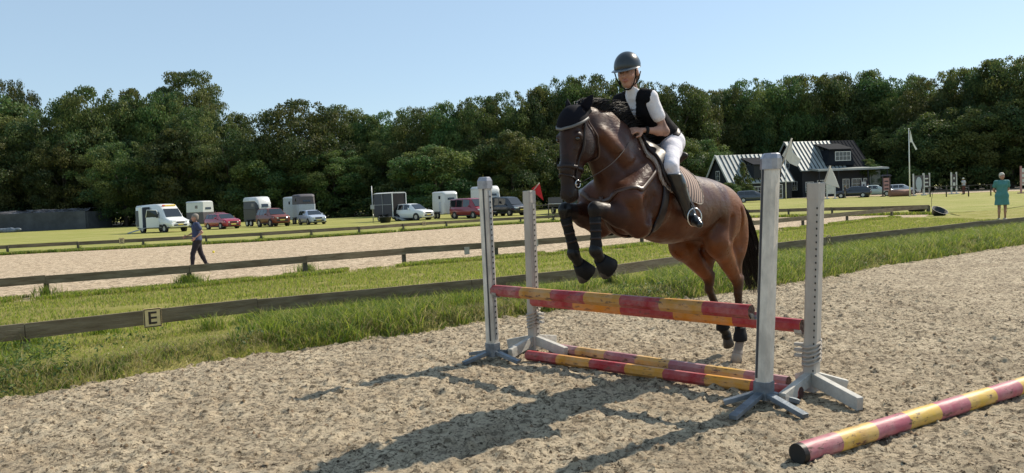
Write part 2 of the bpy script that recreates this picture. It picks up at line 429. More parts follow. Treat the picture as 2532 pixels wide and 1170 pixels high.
# field beyond, and everything between the fences and the horizon
fieldp = [tuple(p) for p in F3[:-1]] + [tuple(p) for p in F3b] + [(26,41), (60,75), (420,280), (420,700), (-520,700), (-520,60), (-60,28)]
poly_sheet('field', fieldp, -.004, M_FIELD)
# pale riding arena far right
fa = [G(1800,494), G(2050,489), G(2250,482), G(2532,472), G(2800,466), G(3200,452), G(3000,447), G(2532,456), G(2250,463), G(2050,470), G(1800,481)]
poly_sheet('far_arena_sand', [(p.x, p.y) for p in fa], .004, M_SAND2)

# ------------------------------------------------------------------ blades of grass
def blades(name, P, hgt, wid, cols, lean=.35, base_z=None, seed=1):
    """P: (n,3) roots. One mesh of tapered bent blades."""
    r = np.random.default_rng(seed); n = len(P)
    a = r.uniform(0, 2*np.pi, n); b = r.uniform(0, 2*np.pi, n); h = hgt*r.uniform(.45, 1.15, n)*np.ones(n); w_ = wid*r.uniform(.6, 1.3, n)
    dx = np.cos(a)*w_/2; dy = np.sin(a)*w_/2; ln = lean*h*r.uniform(.2, 1.6, n); lx = np.cos(b)*ln; ly = np.sin(b)*ln
    V = np.zeros((n, 5, 3)); x, y, z = P[:,0], P[:,1], P[:,2]
    V[:,0] = np.stack([x-dx, y-dy, z-.02], 1); V[:,1] = np.stack([x+dx, y+dy, z-.02], 1)
    V[:,2] = np.stack([x+dx*.8+lx*.35, y+dy*.8+ly*.35, z+h*.6], 1); V[:,3] = np.stack([x-dx*.8+lx*.35, y-dy*.8+ly*.35, z+h*.6], 1)
    V[:,4] = np.stack([x+lx, y+ly, z+h*.95], 1)
    i = np.arange(n)*5
    Q = np.stack([i, i+1, i+2, i+3], 1); T = np.stack([i+3, i+2, i+4], 1)
    F_ = [tuple(q) for q in Q.tolist()] + [tuple(t) for t in T.tolist()]
    cols = np.array(cols); ci = r.integers(0, len(cols), n); C = cols[ci]*r.uniform(.75, 1.2, (n, 1)); C = np.repeat(C, 5, 0)
    o = mesh_obj(name, V.reshape(-1, 3), F_, M_BLADE, col=C); tag(o, kind='stuff'); return o
M_BLADE = mat('grass_blade', attr=True, rough=.55, trans=.52, spec=.3)
GREEN = [(.18,.27,.028), (.28,.36,.038), (.12,.19,.026), (.40,.43,.065)]
STRAW = [(.42,.36,.16), (.34,.30,.12), (.5,.43,.24)]
DARKW = [(.09,.15,.035), (.11,.18,.045)]
def scatter(front, back, n, seed, z0=0.0, pw=1.0):
    r = np.random.default_rng(seed); A = along(front, 400); B = along(back, 400)
    t = r.random(n); i = (t*400).astype(int).clip(0, 399); s = r.random(n)**pw
    ax = np.array([tuple(p) for p in A]); bx = np.array([tuple(p) for p in B]); fr = (t*400-i)[:, None]
    P = (ax[i]*(1-fr)+ax[i+1]*fr)*(1-s[:, None]) + (bx[i]*(1-fr)+bx[i+1]*fr)*s[:, None]
    return np.column_stack([P, np.full(n, z0)]), s
def clumpy(P, sc_, thr, seed):
    v = vnoise(P[:,0]*sc_, P[:,1]*sc_, seed); return P[v > thr], v
# verge in front of the near fence: short mown grass, taller wild clumps, straw
xv = np.linspace(-7.2, 16.5, 80)
front = [Vector((x, float(edge_y(x))-.08)) for x in xv]; back = [Vector((p.x, p.y+.25)) for p in xline(F1, xv)]
def bank_z(s): return -.05+.205*np.minimum(1, s*5)**.7-.03
uv = lambda P: P[:,0]
P, s = scatter(front, back, 80000, 1, 0); P[:,2] = bank_z(s)
P = P[vnoise(P[:,0]*8, P[:,1]*8, 55) > .12]
blades('verge_grass', P, .065, .009, GREEN+STRAW[:2]+[(.30,.31,.08), (.36,.35,.12)], .8, seed=2)
P, s = scatter(front, back, 90000, 3, 0); P[:,2] = bank_z(s)
grow = vnoise(P[:,0]*1.1, P[:,1]*1.1, 9)*.55 + vnoise(P[:,0]*4.5, P[:,1]*4.5, 19)*.45 + np.interp(P[:,0], [-6.5, -5.2, -4.6, -3.6, -3.0, 0, 3, 12], [.20, .15, -.22, -.20, .14, .16, .20, .22])
k = grow > (.50 + .25*np.abs(s-.42)); P1 = P[k]
blades('tall_verge_grass', P1, .25, .009, GREEN+DARKW+[STRAW[0], (.30,.32,.08)], .8, seed=4)
P, s = scatter(front, back, 60000, 5, 0); P[:,2] = bank_z(s); k = (s < .34) & (s > .03) & (vnoise(P[:,0]*1.7, P[:,1]*1.7, 29) + vnoise(P[:,0]*9, P[:,1]*9, 28)*.4 > .50)
blades('dry_verge_grass', P[k], .13, .007, STRAW+[(.26,.22,.09), GREEN[0]], 1.5, seed=6)
P, s = scatter(front, back, 50000, 51, 0); P[:,2] = bank_z(s)-.02; k = (s < .22) & (vnoise(P[:,0]*3, P[:,1]*3, 24) > .30)
blades('dark_bank_grass', P[k], .12, .010, DARKW+[(.06,.09,.03), (.12,.11,.05)], .8, seed=7)
# broad-leaved weeds low on the bank at the left
def weeds(name, P, size, cols, seed=1):
    r = np.random.default_rng(seed); n = len(P)
    N = r.normal(size=(n, 3)); N[:,2] = np.abs(N[:,2])+.6; N /= np.linalg.norm(N, axis=1)[:, None]
    T = np.cross(N, r.normal(size=(n, 3))); T /= np.linalg.norm(T, axis=1)[:, None]; B = np.cross(N, T)
    s_ = (size*r.uniform(.5, 1.3, n))[:, None]; C0 = P
    V = np.stack([C0-T*s_, C0-B*s_*.5, C0+T*s_, C0+B*s_*.5], 1).reshape(-1, 3)
    Q = np.arange(n*4).reshape(n, 4); cols = np.array(cols); C = np.repeat(cols[r.integers(0, len(cols), n)]*r.uniform(.7, 1.2, (n, 1)), 4, 0)
    o = mesh_obj(name, V, Q, M_BLADE, col=C); tag(o, kind='stuff'); return o
P, s = scatter(front, back, 50000, 7, .0); P[:,2] = bank_z(s)
k = (s < np.where(P[:,0] < -4.3, .8, .3)) & (vnoise(P[:,0]*1.6+9, P[:,1]*1.6, 39)*.6+vnoise(P[:,0]*6, P[:,1]*6, 38)*.4 + np.where(P[:,0] < -4.2, .20, -.04) > .56); P = P[k]; P[:,2] += np.random.default_rng(3).random(len(P))*.16
weeds('leafy_weeds', P, .024, [(.05,.10,.03), (.08,.14,.035), (.12,.18,.05), (.20,.25,.08)], 8)
P, s = scatter(front, back, 420, 8, .16); P = P[(P[:,0] < -2.5) | (P[:,0] > 4)]; P[:,2] += .05
weeds('small_white_flowers', P, .010, [(.8,.8,.7), (.75,.72,.5)], 9)
# strip between fences
xm = np.linspace(-12, 18.5, 90)
P, s = scatter([Vector((p.x, p.y+.2)) for p in xline(F1+[Vector((-14, 2.2))], xm)], [Vector((p.x, p.y-.2)) for p in xline(F2, xm)], 150000, 11, .0); P[:,2] = .09-.09*np.minimum(1, np.maximum(0, s-.45)*2.2)
k = vnoise(P[:,0]*2.2, P[:,1]*2.2, 49)*.7+vnoise(P[:,0]*.7, P[:,1]*.7, 48)*.3 > .30
blades('middle_strip_grass', P[k], .065, .011, GREEN+STRAW[:2]+[(.28,.3,.05)], .7, seed=12)
xq = np.linspace(-13, 18.5, 80)
P, s = scatter([Vector((p.x, p.y-.85)) for p in xline(F2, xq)], [Vector((p.x, p.y+.12)) for p in xline(F2, xq)], 60000, 13, .03)
k = vnoise(P[:,0]*1.5, P[:,1]*1.5, 59) > .35
blades('second_verge_grass', P[k], .075, .016, GREEN+[STRAW[0]], .6, seed=14)
f3 = F3[:-1]+[F3[-1]]
P, s = scatter([Vector((p.x, p.y-.9)) for p in f3], [Vector((p.x, p.y+.2)) for p in f3], 60000, 15, .0); P = P[vnoise(P[:,0]*1.2, P[:,1]*1.2, 41)*.6+vnoise(P[:,0]*5, P[:,1]*5, 42)*.4+.3*(s-.5) > .40]
blades('far_verge_grass', P, .15, .022, GREEN+DARKW+[STRAW[0]], .6, seed=16)
P, s = scatter([Vector((p.x+.1, p.y-1.0)) for p in F3b], [Vector((p.x, p.y+.3)) for p in F3b], 9000, 17, .0)
blades('far_side_verge_grass', P, .16, .035, GREEN+[STRAW[0]], .6, seed=18)
# tufts round posts are grown by the fence builder
TUFTS = []
# loose clods and wood chips on the sand
r_ = np.random.default_rng(21); n = 9000
cx = r_.uniform(-6.5, 7.5, n); cy = 2.6+9*r_.random(n)**1.3
k = cy < edge_y(cx)-.02; cx, cy = cx[k], cy[k]; n = len(cx); cz = near_height(cx, cy)
base = np.array([(1,0,-.3), (.3,.95,-.2), (-.8,.6,-.3), (-.8,-.6,-.2), (.3,-.95,-.3), (0,0,.8)])
Fb = np.array([(0,1,5), (1,2,5), (2,3,5), (3,4,5), (4,0,5)])
an = r_.uniform(0, 6.28, n); szs = (.006+.016*r_.random(n)**4); ca, sa = np.cos(an), np.sin(an)
Vb = base[None]*szs[:, None, None]*r_.uniform(.6, 1.4, (n, 6, 1)); Vx = Vb[:,:,0]*ca[:,None]-Vb[:,:,1]*sa[:,None]+cx[:,None]; Vy = Vb[:,:,0]*sa[:,None]+Vb[:,:,1]*ca[:,None]+cy[:,None]
V = np.stack([Vx, Vy, Vb[:,:,2]+cz[:,None]+.004], -1).reshape(-1, 3); Fq = (Fb[None]+np.arange(n)[:,None,None]*6).reshape(-1, 3)
cc = np.array([(.16,.115,.07), (.30,.23,.15), (.50,.41,.28), (.2,.14,.09)])[r_.integers(0, 4, n)]
o = mesh_obj('sand_clods', V, Fq, mat('clod', attr=True, rough=.95, spec=.1), col=np.repeat(cc, 6, 0)); tag(o, kind='stuff')
# ================================================================== fences
M_WOOD = mat('weathered_board', (.135,.095,.052), rough=.85, var=.5, vscale=2.2, bump=.6, bscale=14, col2=(.25,.20,.125), stretch=(1, 1, 7))
M_WOODP = mat('weathered_post', (.075,.06,.042), rough=.9, bump=.6, bscale=20, col2=(.13,.12,.08), stretch=(6, 6, 1), vscale=3)
def fence(label, pts, posts, ph=FH, bh=.185, group=None, tuft=0, backside=1, thick=.04, gap=.004, start=None):
    """pts: polyline of the board's top edge; posts: points where a post stands."""
    p0 = Vector((posts[0].x, posts[0].y, 0)); root = empty('board_fence', p0, 0, label, 'fence')
    for i in range(len(posts)-1):
        a, b = posts[i], posts[i+1]; d = (b-a).normalized(); nrm = Vector((-d.y, d.x))
        A = Vector((*(a+d*gap), ph-bh/2+random.uniform(-.012, .012))) - p0; B = Vector((*(b-d*gap), ph-bh/2+random.uniform(-.012, .012))) - p0
        m = MB(); m.bar(A, B, thick, bh*random.uniform(.96, 1.03)); m.build('rail', M_WOOD, root)
    for p in posts:
        i = min(range(len(posts)), key=lambda k: (posts[k]-p).length); q = posts[min(i+1, len(posts)-1)] - posts[max(i-1, 0)]; q.normalize(); nrm = Vector((-q.y, q.x))*backside
        c = Vector((*(p+nrm*(thick/2+.05)), 0)) - p0
        m = MB(); m.box(c+Vector((0, 0, (ph-.03)/2-.05)), (.10, .09, ph+.07), rotz(math.atan2(q.y, q.x)+random.uniform(-.1, .1))); m.build('post', M_WOODP, root, bevel=.008)
        if tuft: TUFTS.append((p.x, p.y, tuft))
    return root
def pts_at(pl, us, z=FH):
    """points of the polyline that stand in the columns us of the photograph"""
    out = []
    for u in us:
        best = None
        for i in range(len(pl)-1):
            for t in np.linspace(0, 1, 60):
                p = pl[i].lerp(pl[i+1], t); q = Vector((p.x, p.y, z-CAM_H)); c = camM.transposed() @ q; uu = CX + FPX*c.x/-c.z
                if best is None or abs(uu-u) < best[0]: best = (abs(uu-u), p)
        out.append(best[1])
    return out
fence('nearest low board fence with a rail running over the long grass behind the jump', F1, pts_at(F1, [-250, 60, 637, 1165, 1520, 1915, 2113, 2283, 2428, 2600, 2750]), tuft=1)
fence('middle low board fence along the near side of the second sand arena', F2, pts_at(F2, [-180, 112, 467, 757, 1003, 1225, 1420, 1590, 1735, 1862, 1990, 2100, 2210, 2297]), tuft=0, bh=.175)
fence('far low board fence between the second sand arena and the parked vehicles', F3, pts_at(F3, [-150, 20, 195, 357, 508, 643, 770, 888, 998, 1100, 1195, 1285, 1368]), backside=-1, tuft=.6)
fence('short-side board fence closing the right end of the second arena', F3b, pts_at(F3b, [1372, 1500, 1620, 1735, 1850, 1950, 2060, 2180, 2296]), backside=-1, thick=.06)
# thin paddock fences farther off
def rail_fence(label, us, h, rails, m, pr=.05, rr=.03, name='rail_fence'):
    P = [G(u, v) for u, v in us]; root = empty(name, P[0], 0, label, 'fence')
    for p in P:
        MB().tube([p-P[0], p-P[0]+Vector((0,0,h))], pr, 6).build('post', m, root)
    for z in rails:
        mb = MB(); mb.tube([p-P[0]+Vector((0,0,z)) for p in P], rr, 6); mb.build('rail', m, root)
    return root
M_DARKRAIL = mat('dark_rail', (.05,.042,.035), rough=.8, var=.3)
M_WHITE = mat('white_paint', (.78,.77,.73), rough=.5, var=.12, vscale=3)
rail_fence('dark three-rail paddock fence seen between the red flag and the horse', [(1300,548), (1357,541), (1400,539), (1470,536), (1560,532)], 1.15, (.4, .75, 1.1), M_DARKRAIL)
rail_fence('low dark rail fence on the grass before the left black house', [(1700,497), (1760,495), (1815,493), (1870,492), (1925,490), (1995,488), (2040,487)], 1.2, (.55, 1.1), M_DARKRAIL, .07, .07)
rail_fence('white rail fence behind the far riding arena', [(1990,472), (2080,469), (2190,466), (2260,464), (2330,462), (2440,457), (2532,452), (2650,447)], 1.1, (1.05,), M_WHITE, .05, .045)
rail_fence('thin white rail fence in front of the red people carrier', [(1060,530), (1133,527), (1190,524), (1260,520)], 1.0, (.95,), M_WHITE, .035, .03)
rail_fence('dark hitching rails in front of the far arena, beside the teal figure', [(2300,487), (2340,487), (2395,486), (2450,484), (2490,483)], 1.15, (.6, 1.1), M_DARKRAIL, .06, .045)

# grass tufts round the fence posts
P = []
for (x, y, s) in TUFTS:
    k = random.choice([0, 150, 300, 500]); 
    for _ in range(int(k*s)):
        a = random.uniform(0, 6.28); r = abs(random.gauss(0, .11)); P.append((x+r*math.cos(a)*1.3, y+.05+r*math.sin(a), .02))
for (u, v, k) in [(467,706,800), (757,676,350), (112,735,200), (60,880,1500), (640,812,900), (250,845,300)]:
    g = G(u, v)
    for _ in range(k):
        a = random.uniform(0, 6.28); r = abs(random.gauss(0, .13)); P.append((g.x+r*math.cos(a)*1.4, g.y+r*math.sin(a), .02))
blades('post_grass_tufts', np.array(P), .26, .011, GREEN+DARKW, .5, seed=33)

# ------------------------------------------------------------------ dressage letters: boards with a letter, hung on the rail
M_SIGN = mat('cream_sign_board', (.82,.62,.30), rough=.6, var=.15, vscale=12)
M_SIGNDK = mat('dark_brown_lettering', (.035,.022,.016), rough=.6)
M_METALG = mat('galvanised', (.36,.38,.40), rough=.42, metal=.6, var=.25, vscale=9)
def letter_sign(u, v, ch, label, pl, w_=.205, h_=.235, side=-1, z=None, off=.03):
    p = pts_at(pl, [u])[0]; q = pts_at(pl, [u+30])[0]-pts_at(pl, [u-30])[0]; ang = math.atan2(q.y, q.x)
    n = Vector((-math.sin(ang), math.cos(ang), 0))*side
    root = empty('letter_sign', Vector((p.x, p.y, 0))+n*off, ang if side < 0 else ang, label, 'sign')
    zc = (FH-.08) if z is None else z
    MB().box((0, 0, zc), (w_, .012, h_)).build('board', M_SIGN, root, bevel=.003)
    s = -1 if side < 0 else 1; y = s*.009
    m = MB(); fw, t = .011, .006
    for (cx_, cz, dx, dz) in ((0, h_/2-fw/2-.004, w_-.01, fw), (0, -h_/2+fw/2+.004, w_-.01, fw), (-w_/2+fw/2+.003, 0, fw, h_-.04), (w_/2-fw/2-.003, 0, fw, h_-.04)):
        m.box((cx_, y, zc+cz), (dx, t, dz))
    m.build('frame', M_SIGNDK, root)
    m = MB(); k = h_*.33; b = h_*.115; wl = w_*.23
    if ch == 'E':
        m.box((-wl+b/2, y, zc), (b, t, 2*k)); 
        for zz in (k-b/2, 0, -k+b/2): m.box((b*.5+.001, y, zc+zz), (2*wl-b-.002, t, b*.9))
    elif ch == 'S':
        pts = [(wl, k*.62), (wl*.75, k*.9), (0, k), (-wl*.8, k*.8), (-wl*.9, k*.4), (-wl*.3, k*.1), (wl*.5, -k*.15), (wl*.95, -k*.5), (wl*.7, -k*.88), (0, -k), (-wl*.75, -k*.9), (-wl, -k*.6)]
        for i in range(len(pts)-1):
            a, c = pts[i], pts[i+1]; m.bar((a[0], y, zc+a[1]), (c[0], y, zc+c[1]), t+.0004*i, b*.8, up=(0, 0, 1) if abs(a[0]-c[0]) > abs(a[1]-c[1]) else (1, 0, 0))
    elif ch == 'V':
        m.bar((-wl, y, zc+k), (0, y, zc-k), t, b, up=(1,0,0)); m.bar((wl, y, zc+k), (0, y, zc-k), t+.001, b, up=(1,0,0))
    elif ch == 'H':
        for sx in (-1, 1): m.box((sx*(wl-b/2), y, zc), (b, t, 2*k))
        m.box((0, y, zc), (2*wl-2*b-.002, t, b*.9))
    m.build('letter', M_SIGNDK, root)
    return root
letter_sign(377, 795, 'E', 'cream board with a dark letter E on the nearest fence at the lower left', F1)
letter_sign(2043, 600, 'S', 'narrow cream board with a dark letter S beside the rear right jump wing', F1, w_=.15, h_=.27, z=.37)
letter_sign(304, 597, 'E', 'small distant cream board with a letter E on the far fence at the left', F3, w_=.26, h_=.30, off=.04)
letter_sign(1046, 548, 'H', 'tiny pale letter board on the far fence below the white off-roader', F3, w_=.25, h_=.28, off=.04)
# plain pale plates hung on the middle fence
for u, z, l in ((1150, .28, 'blank pale plate hanging under the middle fence left of the front left jump wing'), (1323, .37, 'blank pale plate on the middle fence seen right beside the rear left jump wing')):
    p = pts_at(F2, [u])[0]; MBx = MB().box((0, -.03, 0), (.17, .012, .21)); o = MBx.build('sign_plate', mat('weathered_plate', (.45,.40,.32), rough=.6, var=.2), bevel=.003)
    o.location = (p.x, p.y-.02, z-.02); o.rotation_euler = (0, 0, .6); tag(o, l, 'sign')

# ================================================================== the oxer: four wings, two raised poles, two ground poles
M_WINGW = mat('worn_white_wing', (.70,.65,.56), rough=.5, var=.34, vscale=7, bump=.25, bscale=18, stretch=(1,1,.4), col2=None)
M_WINGG = mat('grey_white_wing', (.46,.43,.38), rough=.6, var=.22, vscale=4, bump=.3, bscale=20, stretch=(1,1,.3))
M_WINGWD = mat('worn_white_plank', (.50,.48,.43), rough=.7, var=.3, vscale=4, bump=.4, bscale=22)
M_CAP = mat('dull_silver_cap', (.33,.33,.36), rough=.35, metal=.5, var=.2, vscale=20)
M_BLUEG = mat('grey_blue_steel', (.17,.20,.23), rough=.5, metal=.3, var=.35, vscale=9, bump=.2)
M_BLACK = mat('black_rubber', (.008,.008,.009), rough=.65, spec=.2)
M_TRACK = mat('dark_slot', (.05,.05,.055), rough=.6)
M_ROPE = mat('pale_rope', (.42,.38,.33), rough=.9, bump=.5, bscale=90)
PD = Vector((.718, -.696, 0)); HD = Vector((-.696, -.718, 0))        # along the poles / the way the horse jumps
def oct_ring(w_, z, ch, c=(0, 0)):
    h_ = w_/2; k = h_-ch
    return [Vector((c[0]+x, c[1]+y, z)) for x, y in ((-k,-h_), (k,-h_), (h_,-k), (h_,k), (k,h_), (-k,h_), (-h_,k), (-h_,-k))]
def wing(base, top, width, ang, label, steel, feet, cup_z, track_side, rope=False):
    root = empty('jump_wing', base, 0, label, 'jump wing', 'wings of the red and yellow jump')
    rope_flag = 'red flag' in label
    H_ = top.z; lean = Vector((top.x-base.x, top.y-base.y, 0)); R = rotz(ang)
    def P(x, y, z): return R @ Vector((x, y, 0)) + lean*(z/H_) + Vector((0, 0, z))
    def col(z0, z1, w_, ch, mtl, name, w1=None):
        r0 = [R @ Vector((p.x, p.y, 0)) + lean*(z0/H_)+Vector((0,0,z0)) for p in oct_ring(w_, 0, ch)]
        r1 = [R @ Vector((p.x, p.y, 0)) + lean*(z1/H_)+Vector((0,0,z1)) for p in oct_ring(w1 or w_, 0, ch)]
        return MB().loft([r0, r1], sm=False).build(name, mtl, root)
    wm = M_WINGW if steel else M_WINGG; zb = .17 if steel else .02; zc = H_-.10
    u_ = col(zb, zc, width, width*.22 if steel else .012, wm, 'upright')
    # slotted steel track on the side where the cups go
    s = track_side; m = MB()
    for k in range(1):
        a = P(s*(width/2+.003), 0, zb+.06); b = P(s*(width/2+.003), 0, zc-.04)
        m.bar(a, b, .03, .008, mi=0, up=R @ Vector((1,0,0)))
    n = 26
    for k in range(n):
        z = zb+.12 + (zc-.1-zb-.12)*k/(n-1); m.box(P(s*(width/2+.009), 0, z), (.005, .012, .016), R, mi=1)
        if not steel and not rope_flag: m.box(P(.036, -(width/2+.0035), z), (.009, .005, .014), R, mi=1)
    m.build('cup_track', [M_METALG if steel else M_WINGG, M_BLACK], root)
    if steel:                                      # dark groove down the front edge
        m = MB(); m.bar(P(s*width*.28, -(width/2+.002), zb+.05), P(s*width*.28, -(width/2+.002), zc-.02), .006, .016, up=R @ Vector((1,0,0))); m.build('groove', M_TRACK, root)
    capw = width*1.16
    m = MB()
    def ring(z, w_, c_): return [R @ Vector((p.x, p.y, 0)) + lean*(z/H_)+Vector((0,0,z)) for p in oct_ring(w_, 0, c_)]
    if steel: m.loft([ring(zc-.02, capw, capw*.22), ring(zc+.06, capw*1.01, capw*.22), ring(H_-.008, capw*.86, capw*.24), ring(H_, capw*.7, capw*.2)], sm=False)
    else: m.loft([ring(zc-.03, width*1.06, .014), ring(H_-.004, width*1.06, .014), ring(H_, width*.98, .014)], sm=False)
    m.build('cap', M_CAP if steel else M_WINGG, root)
    if steel:
        col(.055, .19, width*1.12, width*.2, M_BLUEG, 'socket')
    for i, (fx, fy) in enumerate(feet):
        d = Vector((fx, fy, 0)); n_ = d.normalized(); m = MB()
        if steel:
            m.bar(n_*width*.45+Vector((0,0,.095)), d+Vector((0,0,.022)), .062, .036)
            m.build('foot', M_BLUEG, root, bevel=.004)
        else:
            m.bar(n_*width*.30+Vector((0,0,.125)), d+Vector((0,0,.055)), .055, .10)
            o_ = m.build('foot', M_WINGWD, root, bevel=.004)
            if i == 0 and feet[0][0] > .2:
                t = MB(); t.bar(d*.86+Vector((0,0,.0655)), d*1.03+Vector((0,0,.052)), .060, .104); t.build('foot_shoe', M_BLUEG, o_, bevel=.004)
    # cup that carries the pole: a bent plate with a shallow bowl
    toward = PD*(1 if track_side > 0 else -1)
    c0 = P(s*(width/2), 0, cup_z); m = MB()
    m.bar(c0+Vector((0,0,-.05)), c0+Vector((0,0,.05)), .05, .010, up=toward)
    bowl = []
    for k in range(7):
        a = PI*(1+k/6.0); bowl.append(c0 + toward*.045 + HD*(.055*math.cos(a)) + Vector((0,0,.008+.05*math.sin(a))))
    for k in range(6): m.bar(bowl[k], bowl[k+1], .06, .006, up=(bowl[k]+bowl[k+1])/2-(c0+toward*.045+Vector((0,0,.01))))
    m.build('cup', M_METALG if steel else M_WINGWD, root)
    if rope:
        m = MB()
        for k in range(5):
            z = cup_z - .10 - k*.035; pts = []
            for j in range(9):
                a = 2*PI*j/8; q = P(.62*width*1.08*math.cos(a), .62*width*1.08*math.sin(a), z+.03*math.sin(a+.6)); pts.append(q)
            m.tube(pts, .011, 5)
        m.build('rope', M_ROPE, root)
        m = MB(); cc = P(-s*-.0, 0, cup_z-.15)+toward*(width*.5+.045)
        for k in range(3): m.box(cc+Vector((0,0,.035-k*.045)), (.085, .05, .026), R)
        m.build('spare_cups', M_WINGWD, root, bevel=.005)
    return root
B = {'FL': G(1220,893), 'FR': G(1887,1003), 'BL': G(1322,868), 'BR': G(2005,972)}
def top(k, u, v): b = B[k]; t = AT(u, v, b.y); return t
def ft(k, pts): return [tuple((G(u, v)-B[k]).xy) for u, v in pts]
cup1, cup2 = .70, .50
W_FL = wing(B['FL'], top('FL',1198,438), .118, -.77, 'weathered white steel wing with a slotted silver edge, front left of the jump', True, ft('FL', [(1146,904), (1283,901), (1165,880), (1262,876)]), .71, 1)
W_FR = wing(B['FR'], top('FR',1907,379), .117, -.77, 'tallest white wing with silver cap and grey steel feet, front right of the jump', True, ft('FR', [(1812,1040), (1992,1037), (1790,1002), (1975,1000)]), .695, -1)
W_BL = wing(B['BL'], top('BL',1308,472), .105, -.77, 'grey-white wing with wooden feet and a red flag, rear left of the jump', False, ft('BL', [(1262,888), (1400,884), (1258,862), (1372,852)]), .53, 1, True)
W_BR = wing(B['BR'], top('BR',2018,452), .105, -.77, 'grey-white wing with a row of drilled holes and rope binding, rear right', False, ft('BR', [(2127,1018), (1935,1006), (2093,972), (1975,955)]), .50, -1, True)
# pennants on short canes stuck into the wing tops
M_FLAGR = mat('red_flag_cloth', (.62,.05,.06), rough=.7, trans=.35); M_FLAGW = mat('white_flag_cloth', (.70,.72,.66), rough=.7, trans=.35)
M_CANE = mat('cane', (.45,.40,.30), rough=.6)
def pennant(w_, k, stick, poly, m, label):
    Y = B[k].y; b = B[k]; root = empty('flag', AT(*stick[0], Y), 0, label, 'flag', 'flags on the jump wings'); o0 = root.location
    MB().tube([AT(*stick[0], Y)-o0, AT(*stick[1], Y)-o0], .006, 6).build('stick', M_CANE, root)
    mb = MB(); 
    for j, pl in enumerate(poly):
        pts = [AT(u, v, Y+.015+dy) - o0 for u, v, dy in pl]; mb.prism(pts, (0, .003, 0))
    mb.build('cloth', m, root)
pennant(W_FR, 'FR', ((1924,432), (1958,342)), [[(1957,342,0), (1934,385,0), (1946,396,.02), (1953,404,.03), (1960,374,.02)], [(1960,376,.02), (1953,404,.03), (1971,412,.05), (1981,395,.06)]], M_FLAGW, 'large folded white flag flying from the front right jump wing')
pennant(W_BR, 'BR', ((2032,470), (2053,410)), [[(2053,410,0), (2036,452,0), (2056,458,.02), (2076,465,.04), (2066,438,.03)]], M_FLAGW, 'plain triangular white flag hanging beside the rear right jump wing')
pennant(W_BL, 'BL', ((1312,480), (1334,452)), [[(1334,452,0), (1314,467,0), (1324,479,.01), (1344,496,.03), (1338,470,.02)]], M_FLAGR, 'small red triangular flag on the rear left jump wing')

# poles: eight-sided timber, painted in bands
def pole_mat(name, red, yel, off, L_, band, dirt=.25, endlen=.0):
    m, nt, N, Lk = node_mat(name); b = N['Principled BSDF']; b.inputs['Roughness'].default_value = .5; b.inputs['Specular IOR Level'].default_value = .35
    tc = N.new('ShaderNodeTexCoord'); sp = N.new('ShaderNodeSeparateXYZ'); Lk.new(tc.outputs['Object'], sp.inputs[0])
    def mth(op, a, c=None):
        n = N.new('ShaderNodeMath'); n.operation = op
        for i, val in enumerate((a, c)):
            if val is None: continue
            if isinstance(val, (int, float)): n.inputs[i].default_value = val
            else: Lk.new(val, n.inputs[i])
        return n.outputs[0]
    wob = N.new('ShaderNodeTexNoise'); wob.inputs['Scale'].default_value = 14; Lk.new(tc.outputs['Object'], wob.inputs[0])
    x = mth('ADD', sp.outputs[0], mth('MULTIPLY', mth('SUBTRACT', wob.outputs[0], .5), .018))
    f = mth('GREATER_THAN', mth('MODULO', mth('ADD', x, off+band*20), band*2), band)
    def mix(fc, a, c):
        q = N.new('ShaderNodeMix'); q.data_type = 'RGBA'; Lk.new(fc, q.inputs[0])
        for sck, val in ((q.inputs[6], a), (q.inputs[7], c)):
            if isinstance(val, tuple): sck.default_value = (*val, 1)
            else: Lk.new(val, sck)
        return q.outputs[2]
    def ns(s, lo, hi, st=None):
        n = N.new('ShaderNodeTexNoise'); n.inputs['Scale'].default_value = s; n.inputs['Detail'].default_value = 7; n.inputs['Roughness'].default_value = .7
        mp = N.new('ShaderNodeMapping'); mp.inputs['Scale'].default_value = st or (1,1,1); Lk.new(tc.outputs['Object'], mp.inputs[0]); Lk.new(mp.outputs[0], n.inputs[0])
        r = N.new('ShaderNodeValToRGB'); r.color_ramp.elements[0].position = lo; r.color_ramp.elements[1].position = hi; Lk.new(n.outputs['Fac'], r.inputs[0]); return r.outputs[0]
    c = mix(f, red, yel)
    c = mix(mth('MULTIPLY', ns(5, .40, .72), dirt*1.3), c, (.55,.42,.36))
    c = mix(mth('MULTIPLY', ns(24, .575, .62, (.35,1,1)), dirt*2.6), c, (.12,.07,.05))
    c = mix(mth('MULTIPLY', ns(3, .55, .75, (1,1,1)), dirt*1.2), c, tuple(v*.5 for v in red))
    # muddy end
    e = mth('LESS_THAN', mth('ADD', sp.outputs[0], mth('MULTIPLY', wob.outputs[0], .03)), endlen)
    c = mix(mth('MULTIPLY', e, 1.0), c, (.02,.015,.012))
    Lk.new(c, b.inputs['Base Color'])
    bp = N.new('ShaderNodeBump'); bp.inputs['Strength'].default_value = .35; bp.inputs['Distance'].default_value = .01
    n2 = N.new('ShaderNodeTexNoise'); n2.inputs['Scale'].default_value = 30; mp = N.new('ShaderNodeMapping'); mp.inputs['Scale'].default_value = (.2,1,1); Lk.new(tc.outputs['Object'], mp.inputs[0]); Lk.new(mp.outputs[0], n2.inputs[0])
    Lk.new(n2.outputs['Fac'], bp.inputs['Height']); Lk.new(bp.outputs[0], b.inputs['Normal'])
    return m
RED = (.33,.016,.026); YEL = (.50,.235,.028); FRED = (.36,.13,.15); FYEL = (.60,.36,.08)
M_END = mat('cut_pole_end', (.10,.035,.03), rough=.85, bump=.5, col2=(.03,.02,.015), vscale=25)
